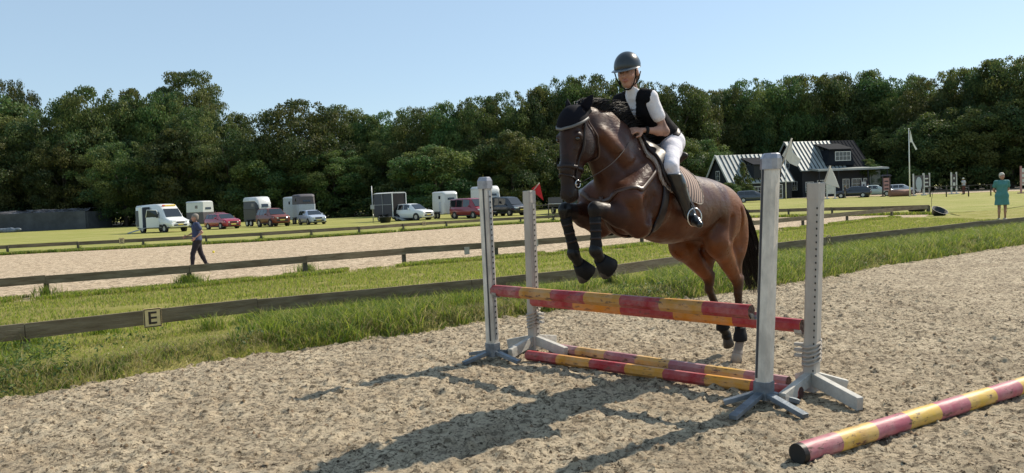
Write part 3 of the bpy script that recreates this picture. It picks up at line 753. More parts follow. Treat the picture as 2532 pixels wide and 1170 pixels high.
def pole(a, b, r, m, label, group, endm=None, sag=.0, n=8):
    a, b = Vector(a), Vector(b); d = b-a; L_ = d.length; root = empty('jump_pole', a, 0, label, 'pole', group)
    x = d.normalized(); z = Vector((0,0,1)); y = z.cross(x).normalized(); z = x.cross(y); R = Matrix((x, y, z)).transposed()
    root.rotation_mode = 'QUATERNION'; root.rotation_quaternion = R.to_quaternion()
    rings = []; ns = 28
    for i in range(ns+1):
        t = i/ns; rr = r*(1+.015*math.sin(t*17)+random.uniform(-.006, .006)); rings.append([Vector((t*L_, rr*math.cos(2*PI*(k+.5)/n), rr*math.sin(2*PI*(k+.5)/n) - sag*4*t*(1-t))) for k in range(n)])
    MB().loft(rings, sm=(n > 8), cap=False).build('shaft', m, root)
    for i, xx in ((0, -.002), (-1, L_+.002)):
        mb = MB()
        rg = [Vector((xx, p.y*.985, p.z*.985)) for p in rings[i]]; rg2 = [Vector((xx+(.004 if i == 0 else -.004), p.y*.985, p.z*.985)) for p in rings[i]]
        mb.loft([rg, rg2] if i else [rg2, rg], sm=False)
        mb.build('end_grain', endm or M_END, root)
    return root
pa = B['FL']+PD*.055; pa.z = .735; pb = B['FR']-PD*.075; pb.z = .715
L1 = (pb-pa).length; pole(pa, pb, .058, pole_mat('front_pole_paint', RED, YEL, .0, L1, L1/7, .34), 'upper front pole in red and yellow bands, resting on the two front wings', 'poles of the jump')
pa = AT(1318,737,8.19); pb = AT(1984,804,6.14); pa.z = .56; pb.z = .535
L2 = (pb-pa).length; pole(pa, pb, .057, pole_mat('rear_pole_paint', (.36,.018,.026), (.62,.235,.014), .0, L2, L2/5, .26), 'lower rear pole in red and orange bands, red end showing past the front wing', 'poles of the jump')
pa = G(1306,893); pb = G(1985,992); pa.z = pb.z = .055
L3 = (pb-pa).length; pole(pa+Vector((.0,.03,0)), pb+Vector((0,.03,0)), .052, pole_mat('ground_pole_paint', (.36,.016,.022), (.60,.27,.022), .0, L3, L3/7, .3), 'bright red and yellow pole lying on the sand under the jump', 'poles of the jump')
pa = G(1362,872); pb = G(1950,962); pa.z = pb.z = .055
pole(pa, pb, .052, pole_mat('faded_pole_paint', FRED, FYEL, .0, 3, (pb-pa).length/7, .5), 'faded pink and mustard pole on the sand behind the bright ground pole', 'poles of the jump')
pa = G(1972,1148); pb = G(2532,972); d = (pb-pa).normalized(); pb = pa + d*3.3; pa.z = pb.z = .062
pole(pa, pb, .062, pole_mat('loose_pole_paint', (.42,.105,.14), (.66,.42,.06), .0, 3.3, .35, .35, .055), 'faded pink and yellow pole lying loose in the lower right corner', 'poles of the jump', mat('hollow_dark_end', (.02,.018,.015), rough=.9), n=20)
# ================================================================== the bay horse (local frame: x forward, y to its left, z up)
HO = Vector((2.044, 7.39, 0)); HANG = math.atan2(-.718, -.696)
COAT = (.098,.028,.009); COATD = (.024,.008,.005); COATL = (.15,.052,.017); HIND_LIT = (.19,.060,.015); HEAD_SHADED = (.034,.012,.008); NECK_SHADED = (.044,.013,.007); BLK = (.006,.005,.005); MUZ = (.016,.009,.008); BELLY = (.13,.040,.013); SOCK = (.42,.36,.30)  # shade on head and neck, sun on hindquarters, put into the coat colours
S = SDF((-.5, -.46, .02), (2.62, .46, 2.55), .0115)
# trunk
S.cone((.45,0,1.49), (1.0,0,1.555), .285, .305, .06, .93, (.155,.050,.014))
S.cone((1.0,0,1.555), (1.48,0,1.645), .305, .325, .06, .84, COAT)
S.ell((1.30,0,1.86), (.34,.11,.15), .12, COAT)
S.ell((.95,0,1.44), (.45,.26,.22), .08, BELLY)
S.both('ell', (.25,.095,1.44), (.30,.150,.27), .08, HIND_LIT)
S.ell((.38,0,1.54), (.28,.14,.19), .10, HIND_LIT)
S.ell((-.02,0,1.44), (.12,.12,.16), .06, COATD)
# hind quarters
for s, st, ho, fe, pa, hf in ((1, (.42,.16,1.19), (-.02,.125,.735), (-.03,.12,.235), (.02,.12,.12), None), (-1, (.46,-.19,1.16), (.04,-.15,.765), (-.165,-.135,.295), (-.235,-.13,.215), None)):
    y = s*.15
    S.cone((.19,y*.9,1.41), st, .205, .145, .07, .72, HIND_LIT)
    S.cone((.05,y*.85,1.35), (.075,y*.9,1.08), .15, .115, .06, .75, HIND_LIT)
    S.ell((.0,y*.9,1.22), (.10,.10,.22), .05, HIND_LIT)
    S.cone(st, (ho[0]+.04,ho[1],ho[2]+.06), .128, .060, .05, .78, HIND_LIT)
    S.cone((.07,y*.9,1.08), (ho[0]+.0,ho[1],ho[2]+.13), .105, .042, .05, .72, COATD)
    S.ell((st[0]+.05,st[1],st[2]-.02), (.055,.05,.08), .05, COAT)
    S.cone((ho[0]+.01,ho[1],ho[2]+.05), (ho[0]+.02,ho[1],ho[2]-.07), .060, .046, .03, .8, BLK)
    S.cone((ho[0]-.055,ho[1],ho[2]+.075), (ho[0]-.03,ho[1],ho[2]-.02), .026, .024, .03, 1, BLK)
    S.cone((ho[0]+.02,ho[1],ho[2]-.07), (fe[0],fe[1],fe[2]+.04), .040, .033, .02, .85, BLK)
    S.cone((ho[0]-.02,ho[1],ho[2]-.07), (fe[0]-.03,fe[1],fe[2]+.04), .018, .018, .02, 1, BLK)
    S.ell(fe, (.050,.045,.052), .025, BLK)
    pc = SOCK if s == 1 else BLK
    S.cone((fe[0]+.005,fe[1],fe[2]-.03), pa, .040, .040, .02, 1, pc)
    S.ell((pa[0]+.01, pa[1], pa[2]-.03), (.052,.05,.035), .02, pc)
# forehand
S.ell((1.66,0,1.61), (.24,.20,.28), .08, COAT)
S.both('ell', (1.80,.10,1.60), (.12,.115,.17), .05, COAT)
S.both('cone', (1.36,.13,1.90), (1.80,.17,1.63), .085, .12, .06, 1, COAT)
S.both('ell', (1.52,.185,1.56), (.19,.09,.20), .06, COAT)
S.both('cone', (1.82,.165,1.60), (1.68,.19,1.40), .105, .092, .05, 1, COAT)
for s, kn, fe, pa, el in ((1, (2.175,.125,1.56), (2.175,.125,1.245), (2.11,.125,1.165), (1.70,.18,1.42)), (-1, (2.205,-.14,1.56), (2.115,-.14,1.215), (2.045,-.14,1.12), (1.72,-.19,1.43))):
    mid = ((el[0]*.55+kn[0]*.45), (el[1]+kn[1])/2, el[2]*.5+kn[2]*.5+.005)
    S.cone(el, mid, .105, .088, .05, .8, COATD); S.cone(mid, (kn[0]-.04,kn[1],kn[2]-.005), .088, .054, .04, .85, COATD if s == 1 else BLK)
    S.ell((el[0]-.03,el[1],el[2]-.02), (.07,.05,.06), .04, COAT)
    S.ell((kn[0]-.005,kn[1],kn[2]-.01), (.054,.050,.060), .03, BLK)
    S.cone((kn[0]+.0,kn[1],kn[2]-.06), (fe[0],fe[1],fe[2]+.03), .036, .029, .02, .9, BLK)
    S.cone((kn[0]-.034,kn[1],kn[2]-.06), (fe[0]-.028,fe[1],fe[2]+.03), .015, .015, .02, 1, BLK)
    S.ell(fe, (.054,.048,.054), .025, BLK)
    S.cone((fe[0]-.01,fe[1],fe[2]-.02), pa, .042, .042, .02, 1, BLK)
# neck
S.cone((1.42,0,1.84), (1.74,0,2.03), .235, .205, .07, .55, NECK_SHADED)
S.cone((1.74,0,2.03), (2.02,0,2.19), .205, .125, .06, .62, NECK_SHADED)
S.cone((1.66,0,1.70), (1.98,0,2.06), .215, .12, .06, .66, NECK_SHADED)
S.cone((1.44,0,2.02), (1.80,0,2.24), .06, .055, .07, .8, COATL); S.cone((1.80,0,2.24), (2.10,0,2.28), .055, .06, .06, .8, COATL)
S.both('cone', (1.62,.09,1.86), (1.98,.07,2.12), .075, .055, .05, 1, COATL)
# head
hx = .035
def hd(x, y, z): return (x+hx, y, z)
S.ell(hd(2.185,0,2.205), (.105,.089,.115), .05, HEAD_SHADED)
S.cone(hd(2.22,0,2.17), hd(2.285,0,1.86), .086, .054, .04, 1, HEAD_SHADED)
S.cone(hd(2.285,0,1.86), hd(2.275,0,1.715), .058, .054, .03, 1, MUZ)
S.ell(hd(2.265,0,1.675), (.062,.060,.072), .03, MUZ)
S.both('ell', hd(2.125,.052,2.045), (.115,.048,.14), .035, COATD)
S.cone(hd(2.13,0,2.02), hd(2.215,0,1.74), .082, .042, .04, .75, HEAD_SHADED)
S.ell(hd(2.225,0,1.655), (.042,.042,.038), .025, MUZ)
S.both('cone', hd(2.235,.062,2.10), hd(2.265,.045,1.88), .022, .018, .03, 1, COATD)
S.both('ell', hd(2.245,.088,2.095), (.038,.026,.034), .022, COATD)
S.both('ell', hd(2.262,.098,2.078), (.016,.012,.013), .008, BLK, None, sub=True)
S.both('ell', hd(2.305,.040,1.665), (.024,.022,.030), .015, MUZ)
S.both('ell', hd(2.318,.050,1.662), (.011,.014,.018), .008, BLK, None, sub=True)
S.cone(hd(2.31,-.04,1.628), hd(2.31,.04,1.628), .008, .008, .01, 1, BLK, sub=True)
S.cone(hd(2.25,.06,1.640), hd(2.33,.0,1.632), .006, .006, .008, 1, BLK, sub=True)
# creases and muscle relief
S.cone((.50,.235,1.36), (.62,.22,1.26), .03, .03, .06, 1, COATD, sub=True)
S.both('cone', (.16,.262,1.46), (.12,.255,1.12), .016, .014, .045, 1, HIND_LIT, sub=True)
S.both('cone', (.33,.262,1.40), (.38,.275,1.20), .012, .010, .05, 1, HIND_LIT, sub=True)
S.both('cone', (1.60,.285,1.62), (1.70,.275,1.44), .012, .014, .045, 1, COAT, sub=True)
S.both('cone', (1.84,.155,1.80), (1.52,.185,1.98), .012, .012, .05, 1, NECK_SHADED, sub=True)
S.both('cone', (1.78,.140,1.84), (2.03,.095,2.06), .012, .010, .04, 1, NECK_SHADED, sub=True)
S.both('cone', (.15,.235,1.02), (.03,.175,.86), .010, .010, .03, 1, HIND_LIT, sub=True)
S.cone((1.10,.33,1.50), (1.25,.33,1.38), .014, .014, .05, 1, COATD, sub=True)
HS = S
M_COAT = mat('bay_coat', attr=True, rough=.40, var=.34, vscale=3.2, spec=.30, bump=.38, bscale=11)
horse = empty('horse', HO, HANG, 'bay horse with black legs leaping over the red and yellow poles', 'horse')
nt = M_COAT.node_tree; b_ = nt.nodes['Principled BSDF']; tcx = nt.nodes.new('ShaderNodeTexCoord')
def _nz(sc_, st, det=4):
    mp_ = nt.nodes.new('ShaderNodeMapping'); mp_.inputs['Scale'].default_value = st; nt.links.new(tcx.outputs['Object'], mp_.inputs[0])
    n_ = nt.nodes.new('ShaderNodeTexNoise'); n_.inputs['Scale'].default_value = sc_; n_.inputs['Detail'].default_value = det; nt.links.new(mp_.outputs[0], n_.inputs[0]); return n_.outputs['Fac']
mr = nt.nodes.new('ShaderNodeMapRange'); mr.inputs[1].default_value = .35; mr.inputs[2].default_value = .65; mr.inputs[3].default_value = .27; mr.inputs[4].default_value = .62
nt.links.new(_nz(7, (1,1,.6), 6), mr.inputs[0]); nt.links.new(mr.outputs[0], b_.inputs['Roughness'])
hb = nt.nodes.new('ShaderNodeBump'); hb.inputs['Strength'].default_value = .35; hb.inputs['Distance'].default_value = .006      # lie of the hair
nt.links.new(_nz(60, (.25,1,1), 3), hb.inputs['Height']); old = b_.inputs['Normal'].links[0].from_socket; nt.links.new(old, hb.inputs['Normal']); nt.links.new(hb.outputs[0], b_.inputs['Normal'])
body = S.mesh('body', M_COAT, horse)
M_HAIRB = mat('black_hair', (.010,.008,.008), rough=.5, spec=.25)
M_HOOF = mat('dark_hoof', (.05,.042,.036), rough=.6, bump=.2)
M_HOOFP = mat('pale_hoof', (.34,.29,.23), rough=.7, bump=.2)
M_LEATH = mat('dark_leather', (.018,.009,.007), rough=.42, spec=.35)
M_BRLEA = mat('brown_leather', (.06,.026,.015), rough=.4)
M_NAVY = mat('black_blue_cloth', (.007,.007,.011), rough=.9, spec=.15)
M_STEEL = mat('polished_steel', (.6,.6,.6), rough=.22, metal=1)
# hooves
def hoof(p, d, m, s=1.0):
    """p: coronet centre, d: direction from coronet to sole, toe pointing +x rotated with d"""
    d = Vector(d).normalized(); y = Vector((0,1,0)); x = y.cross(d)*-1
    if x.x < 0 and abs(d.z) > .7: x = -x
    rings = []
    for t, rx, ry, off in ((0, .044, .043, 0), (.25, .050, .047, .008), (1.0, .064, .056, .026), (1.02, .054, .048, .026)):
        rings.append([Vector(p)+d*(.085*t*s)+x*(off*s+rx*s*math.cos(a)*(1 if math.cos(a) > 0 else .8))+y*(ry*s*math.sin(a)) for a in [2*PI*k/16 for k in range(16)]])
    MB().loft(rings).build('hoof', m, horse)
hoof((.035,.12,.098), (.03,0,-1), M_HOOFP)
hoof((-.24,-.13,.185), (-.55,0,-.84), M_HOOF)
hoof((2.09,.125,1.15), (-.80,0,-.62), M_HOOF, 1.1); hoof((2.025,-.14,1.10), (-.72,0,-.70), M_HOOF, 1.1)
# eyes
for s in (-1, 1): MB().sphere(hd(2.262, s*.093, 2.078), (.019,.015,.017), 6).build('eye', mat('wet_eye', (.01,.006,.004), rough=.06, spec=.8), horse)
# strands
def strands(name, roots, fn, m, r0=.006, n=6, par=None):
    m_ = MB()
    for p in roots:
        pts = fn(Vector(p)); k = len(pts); m_.tube(pts, [r0*(1-.85*i/(k-1))*random.uniform(.8, 1.3) for i in range(k)], 4, cap=False, flat=.6)
    return m_.build(name, m, par or horse)
R = random.Random(5)
tail_pts = [Vector(p) for p in ((-.115,0,1.535), (-.22,0,1.50), (-.32,0,1.36), (-.40,0,1.14), (-.47,0,.92), (-.56,0,.70), (-.62,0,.58))]
def tail_strand(p):
    a = R.uniform(0, 6.28); rr = math.sqrt(R.random()); L_ = R.uniform(.62, 1.0); out = []
    ph = R.uniform(0, 6)
    for i in range(9):
        t = i/8*L_; f = t*(len(tail_pts)-1); k = min(int(f), len(tail_pts)-2); c = tail_pts[k].lerp(tail_pts[k+1], f-k)
        wd = .035 + .095*math.sin(min(1, t*1.15)*PI*.75)
        out.append(c + Vector((math.cos(a)*rr*wd*.9, math.sin(a)*rr*wd + .012*math.sin(t*7+ph), .01*math.sin(t*9+ph))))
    return out
strands('tail', [(0,0,0)]*330, tail_strand, M_HAIRB, .0085)
crest = [Vector(p) for p in ((1.40,0,2.00), (1.55,0,2.13), (1.72,0,2.235), (1.88,0,2.295), (2.02,0,2.325), (2.16,0,2.33))]
def mane_strand(p):
    t = R.random(); f = t*(len(crest)-1); k = min(int(f), len(crest)-2); c = crest[k].lerp(crest[k+1], f-k) + Vector((0, R.uniform(-.02,.02), -.015))
    lean_ = R.uniform(-.9, .35); L_ = R.uniform(.10, .23)*(1.25-.5*t); bk = R.uniform(.5, 1.35); ph = R.uniform(0, 6); out = [c]
    for i in range(1, 7):
        s = i/6; out.append(c + Vector((-bk*L_*s*s*1.0 - .02*s + .01*math.sin(s*6+ph), lean_*L_*s + .012*math.sin(s*5+ph), L_*(s*1.15 - .65*s*s))))
    return out
strands('mane', [(0,0,0)]*1400, mane_strand, M_HAIRB, .0058)
# ears under a fly veil
m = MB()
def ear(s):
    b = Vector(hd(2.135, s*.062, 2.30)); tip = Vector(hd(2.10, s*.125, 2.405)); ax = (tip-b); rings = []
    f = Vector((.85, s*.5, 0)).normalized(); sd_ = ax.normalized().cross(f)
    for t, w_ in ((0,.034), (.25,.040), (.55,.034), (.8,.020), (1,.003)):
        c = b+ax*t+f*(.012*math.sin(t*PI)); rings.append([c + sd_*(w_*math.cos(a)) + f*(w_*.55*math.sin(a) - (w_*.5 if PI*.25 < a < PI*.75 else 0)) for a in [2*PI*k/12 for k in range(12)]])
    return rings
for s in (-1, 1): MB().loft(ear(s)).build('ear', M_NAVY, horse)
# ---- shells wrapped on the body
X_, Y_, Z_ = HS.grid()
def shell(name, region, off, th, m, par=None):
    f = np.maximum(np.abs(HS.d-off)-th/2, region).astype(np.float32); return HS.mesh(name, m, par or horse, f=f, usecol=False)
def plane_d(px, py, pz, nx, ny, nz): 
    l = math.sqrt(nx*nx+ny*ny+nz*nz); return ((X_-px)*nx+(Y_-py)*ny+(Z_-pz)*nz)/l
def band(p, n, w_): return np.abs(plane_d(*p, *n))-w_/2
def both_(*a):
    r = a[0]
    for b_ in a[1:]: r = np.maximum(r, b_)
    return r
# saddle pad: quilted, salmon with pale edging
pad_bot = 1.60-.32*np.clip((X_-.85)/.6, 0, 1)*0
M_PAD, nt, N, L = node_mat('quilted_pad'); b = N['Principled BSDF']; b.inputs['Roughness'].default_value = .85
tc = N.new('ShaderNodeTexCoord'); mp = N.new('ShaderNodeMapping'); mp.inputs['Rotation'].default_value = (0, .35, 0); L.new(tc.outputs['Object'], mp.inputs[0])
wv = N.new('ShaderNodeTexWave'); wv.bands_direction = 'X'; wv.inputs['Scale'].default_value = 9; wv.inputs['Distortion'].default_value = .3; L.new(mp.outputs[0], wv.inputs[0])
rp = N.new('ShaderNodeValToRGB'); rp.color_ramp.elements[0].color = (.30,.21,.175,1); rp.color_ramp.elements[1].color = (.42,.32,.265,1); rp.color_ramp.elements[0].position = .2
L.new(wv.outputs['Fac'], rp.inputs[0]); L.new(rp.outputs[0], b.inputs['Base Color'])
bp = N.new('ShaderNodeBump'); bp.inputs['Strength'].default_value = .8; bp.inputs['Distance'].default_value = .012; L.new(wv.outputs['Fac'], bp.inputs['Height'])
L.new(bp.outputs[0], b.inputs['Normal'])
def pad_region(g):      # rounded panel in side view, grown by g
    cx_, cz_, hx_, hz_, rr = 1.185, 1.88, .32+g, .28+g, .11
    xr = (X_-cx_) + (Z_-cz_)*.05; zr = (Z_-cz_) - (X_-cx_)*.30
    qx = np.abs(xr)-(hx_-rr); qz = np.abs(zr)-(hz_-rr)
    return np.sqrt(np.maximum(qx, 0)**2+np.maximum(qz, 0)**2)+np.minimum(np.maximum(qx, qz), 0)-rr + 0*Y_
pr = pad_region(0)
shell('saddle_pad', pr, .010, .020, M_PAD)
shell('pad_piping', np.abs(pr+.005)-.007, .020, .014, mat('cream_piping', (.34,.29,.24), rough=.8))
shell('saddle_flap', both_(pad_region(-.03), -(X_-1.10-(1.9-Z_)*.15)), .034, .026, M_LEATH)
# seat of the saddle with cantle and pommel
sd2 = SDF((.7,-.2,1.85), (1.45,.2,2.15), .01)
sd2.cone((.93,0,1.93), (1.28,0,1.985), .085, .075, .04, 1.15, (0,0,0)); sd2.ell((.88,0,1.965), (.05,.16,.05), .05); sd2.ell((1.31,0,2.035), (.05,.075,.045), .04)
o_ = sd2.mesh('saddle_seat', M_LEATH, horse, usecol=False)
shell('girth', both_(band((1.52,0,1.42), (1,0,.35), .10), Z_-1.74), .010, .020, M_LEATH)
def to_surface(p, off):
    p = np.array(p, float)
    for _ in range(8):
        q = (p-HS.lo)/HS.h; i = np.clip(np.floor(q).astype(int), 1, HS.n-3); f = q-i
        def val(i): return float(HS.d[tuple(i)])
        def tri(i, f): 
            r = 0
            for a in (0,1):
                for b in (0,1):
                    for c in (0,1): r += val(i+np.array((a,b,c)))*(f[0] if a else 1-f[0])*(f[1] if b else 1-f[1])*(f[2] if c else 1-f[2])
            return r
        d = tri(i, f); g = np.array([(val(i+e)-val(i-e)) for e in np.eye(3, dtype=int)]); g /= max(np.linalg.norm(g), 1e-6); p = p-g*(d-off)*.9
    return p, g
def strap(name, guide, w_, th, m, off=.006, n=6, closed=False, par=None):
    """flat strap laid over the horse's surface along guide points"""
    G_ = [np.array(g, float) for g in guide]; pts = []
    for i in range(len(G_)-1):
        for k in range(n): pts.append(G_[i]+(G_[i+1]-G_[i])*k/n)
    pts.append(G_[-1]); PS = [to_surface(p, off) for p in pts]; rings = []
    for i in range(len(PS)):
        p, g = PS[i]; t = PS[min(i+1, len(PS)-1)][0]-PS[max(i-1, 0)][0]; t /= max(np.linalg.norm(t), 1e-6); sdv = np.cross(t, g); sdv /= max(np.linalg.norm(sdv), 1e-6)
        rings.append([tuple(p+sdv*a*w_/2+g*b*th/2) for a, b in ((1,-1), (1,1), (0,1.3), (-1,1), (-1,-1))])
    return MB().loft(rings).build(name, m, par or horse)
for s in (-1, 1): strap('breastplate', [(1.30,s*.16,1.93), (1.45,s*.22,1.86), (1.62,s*.26,1.76), (1.76,s*.25,1.68), (1.88,s*.12,1.62), (1.93,0,1.60)], .038, .010, M_BRLEA)
strap('martingale_strap', [(1.95,0,1.64), (1.90,0,1.45), (1.80,0,1.33), (1.60,0,1.27)], .035, .010, M_BRLEA)
m = MB(); 
for a in np.linspace(0, 2*PI, 13)[:-1]: pass
# stifle-side sheen strap: keepers
# bridle on the head
M_BROWB = mat('pale_browband', (.13,.125,.12), rough=.5)
shell('fly_veil', both_(-(Z_-2.165-(2.30-X_)*.55+0*Y_), -(X_-2.08)+0*Z_+0*Y_), .008, .022, M_NAVY)
strap('browband', [(2.15,-.11,2.24), (2.25,-.115,2.20), (2.33,-.07,2.165), (2.36,0,2.15), (2.33,.07,2.165), (2.25,.115,2.20), (2.15,.11,2.24)], .020, .014, M_BROWB, .016)
strap('noseband', [(2.16,0,1.84), (2.20,-.06,1.85), (2.30,-.07,1.87), (2.36,0,1.875), (2.30,.07,1.87), (2.20,.06,1.85), (2.16,0,1.84)], .030, .010, M_LEATH)
strap('flash_strap', [(2.20,0,1.72), (2.25,-.06,1.75), (2.33,-.04,1.80), (2.36,0,1.83), (2.33,.04,1.80), (2.25,.06,1.75), (2.20,0,1.72)], .014, .008, M_LEATH)
for s in (-1, 1):
    strap('cheekpiece', [(2.20,s*.12,2.27), (2.215,s*.12,2.16), (2.24,s*.11,2.00), (2.27,s*.08,1.86), (2.28,s*.07,1.77)], .020, .010, M_LEATH, .010)
    strap('throatlash', [(2.17,s*.12,2.27), (2.10,s*.12,2.18), (2.04,s*.11,2.05), (2.01,s*.06,1.95), (2.01,0,1.93)], .014, .008, M_BRLEA, .010)
strap('headpiece', [(2.20,-.10,2.28), (2.17,-.05,2.33), (2.16,0,2.34), (2.17,.05,2.33), (2.20,.10,2.28)], .035, .012, M_LEATH, .012)
for s in (-1, 1):
    m = MB(); c = Vector(hd(2.245, s*.062, 1.745)); m.tube([c+Vector((.028*math.cos(a), .004*s, .028*math.sin(a))) for a in np.linspace(0, 2*PI, 13)], .005, 5, cap=False)
    m.tube([c, c+Vector((.02, -s*.05, -.01))], .006, 5); m.build('bit_ring', M_STEEL, horse)
# boots on the cannons
def leg_shell(name, p, q, grow, m, side):
    a, b = np.array(p), np.array(q); ba = b-a
    t = ((X_-a[0])*ba[0]+(Y_-a[1])*ba[1]+(Z_-a[2])*ba[2])/(ba@ba); L_ = np.linalg.norm(ba)
    dist = np.sqrt((X_-a[0]-ba[0]*t)**2+(Y_-a[1]-ba[1]*t)**2+(Z_-a[2]-ba[2]*t)**2)
    return shell(name, both_(-t*L_, (t-1)*L_, dist-.09), grow, .020, m)
def tendon_boot(kn, fe):
    a = Vector((kn[0]-.012, kn[1], kn[2]-.065)); b = Vector((fe[0]-.010, fe[1], fe[2]+.02)); d = (b-a).normalized(); y = Vector((0,1,0)); x = y.cross(d); rings = []
    for t, rx, ry in ((0,.046,.040), (.03,.050,.044), (.3,.045,.039), (.7,.043,.037), (.93,.050,.046), (1,.047,.043)):
        c = a.lerp(b, t); rings.append([c + x*(rx*math.cos(q)) + y*(ry*math.sin(q)) for q in [2*PI*k/20 for k in range(20)]])
    o = MB().loft(rings).build('tendon_boot', M_BLACK, horse)
    for t in (.2, .45, .7):
        c = a.lerp(b, t); m = MB(); m.loft([[c + d*e + x*(.0475*math.cos(q)) + y*(.0415*math.sin(q)) for q in [2*PI*k/20 for k in range(20)]] for e in (-.009, .009)]); m.build('boot_strap', M_LEATH, o)
tendon_boot((2.175,.125,1.56), (2.175,.125,1.245)); tendon_boot((2.205,-.14,1.56), (2.115,-.14,1.215))
leg_shell('fetlock_boot', (-.03,.125,.34), (-.03,.12,.20), .010, M_BLACK, 1)
leg_shell('fetlock_boot', (-.13,-.135,.42), (-.165,-.135,.27), .010, M_BLACK, -1)
# bell boots: soft cones over the front pasterns
for p, d in (((2.125,.125,1.175), (-.80,0,-.62)), ((2.055,-.14,1.13), (-.72,0,-.70))):
    d = Vector(d).normalized(); x = Vector((0,1,0)).cross(d); rings = []
    for t, r in ((0,.050), (.06,.066), (.125,.084), (.128,.078)):
        rings.append([Vector(p)+d*t+(x*math.cos(a)+Vector((0,1,0))*math.sin(a))*r*(1+.03*math.sin(3*a)) for a in [2*PI*k/20 for k in range(20)]])
    MB().loft(rings).build('bell_boot', M_BLACK, horse)
# ================================================================== people
SKIN = (.50,.27,.19); LIP = (.36,.12,.10); BROW = (.10,.06,.04)
def V3(p): return np.array(p, float)
def head_prims(S, hc, F, U, s=1.0, skin=SKIN, g=0.0):
    F = V3(F)/np.linalg.norm(F); U = V3(U); U = U-F*(U@F); U /= np.linalg.norm(U); Lt = np.cross(U, F)
    R = np.stack([F, Lt, U], 1)
    P = lambda f, l, u: tuple(V3(hc)+s*(F*f+Lt*l+U*u))
    S.ell(P(-.012,0,.035), (s*(.098+g), s*(.076+g), s*(.092+g)), .02, skin, R)
    S.ell(P(.020,0,-.020), (s*(.070+g), s*(.060+g), s*(.085+g)), .025, skin, R)
    S.ell(P(.040,0,-.082), (s*(.038+g), s*(.038+g), s*(.028+g)), .025, skin, R)
    if g: return P, R
    S.cone(P(.088,0,.018), P(.108,0,-.018), s*.011, s*.014, .012, 1, skin)
    for k in (-1, 1):
        S.ell(P(.094,k*.031,.014), (s*.018,s*.019,s*.011), .010, skin, R, sub=True)
        S.ell(P(.078,k*.031,.012), (s*.012,s*.015,s*.008), .006, (.30,.22,.20), R)
        S.ell(P(.090,k*.030,.012), (s*.005,s*.006,s*.006), .003, (.03,.02,.02), R)
        S.cone(P(.089,k*.016,.030), P(.078,k*.048,.032), s*.005, s*.004, .006, 1, BROW)
        S.ell(P(-.008,k*.076,-.004), (s*.020,s*.009,s*.030), .008, skin, R)
        S.ell(P(.066,k*.040,-.022), (s*.02,s*.018,s*.018), .02, (.54,.28,.21), R)
    S.cone(P(.088,-.018,-.050), P(.088,.018,-.050), s*.007, s*.007, .008, 1, LIP)
    S.cone(P(.094,0,-.0505), P(.090,.0,-.0505), s*.010, s*.010, .008, 1, LIP)
    S.cone(P(.097,-.018,-.049), P(.097,.018,-.049), s*.0022, s*.0022, .003, 1, (.15,.05,.05), sub=True)
    return P, R
def hand_prims(S, w, d, n, curl=1.0, s=1.0, skin=SKIN, thumb=1):
    """w wrist, d direction of the palm, n palm normal (fingers curl towards n)"""
    d = V3(d)/np.linalg.norm(d); n = V3(n); n = n-d*(n@d); n /= np.linalg.norm(n); t = np.cross(n, d)*thumb
    w = V3(w); R = np.stack([d, t, n], 1)
    S.ell(tuple(w+d*.048*s), (.050*s,.040*s,.016*s), .012, skin, R)
    for i, (o, L_) in enumerate(((.030,.070), (.010,.078), (-.010,.072), (-.029,.056))):
        a = w+d*.085*s+t*o*s; c1 = curl*.9; p1 = a+(d*math.cos(c1*.6)+n*math.sin(c1*.6))*L_*.45*s
        p2 = p1+(d*math.cos(c1*1.7)+n*math.sin(c1*1.7))*L_*.32*s; p3 = p2+(d*math.cos(c1*2.5)+n*math.sin(c1*2.5))*L_*.25*s
        for q0, q1, r0, r1 in ((a, p1, .0095, .0088), (p1, p2, .0088, .008), (p2, p3, .008, .007)): S.cone(tuple(q0), tuple(q1), r0*s, r1*s, .004, 1, skin)
    b0 = w+d*.022*s+t*.032*s; b1 = b0+(d*.6+t*.55+n*.4)*.038*s; b2 = b1+(d*.85+t*.0+n*.5)*.034*s
    S.cone(tuple(b0), tuple(b1), .013*s, .011*s, .01, 1, skin); S.cone(tuple(b1), tuple(b2), .0105*s, .008*s, .006, 1, skin)
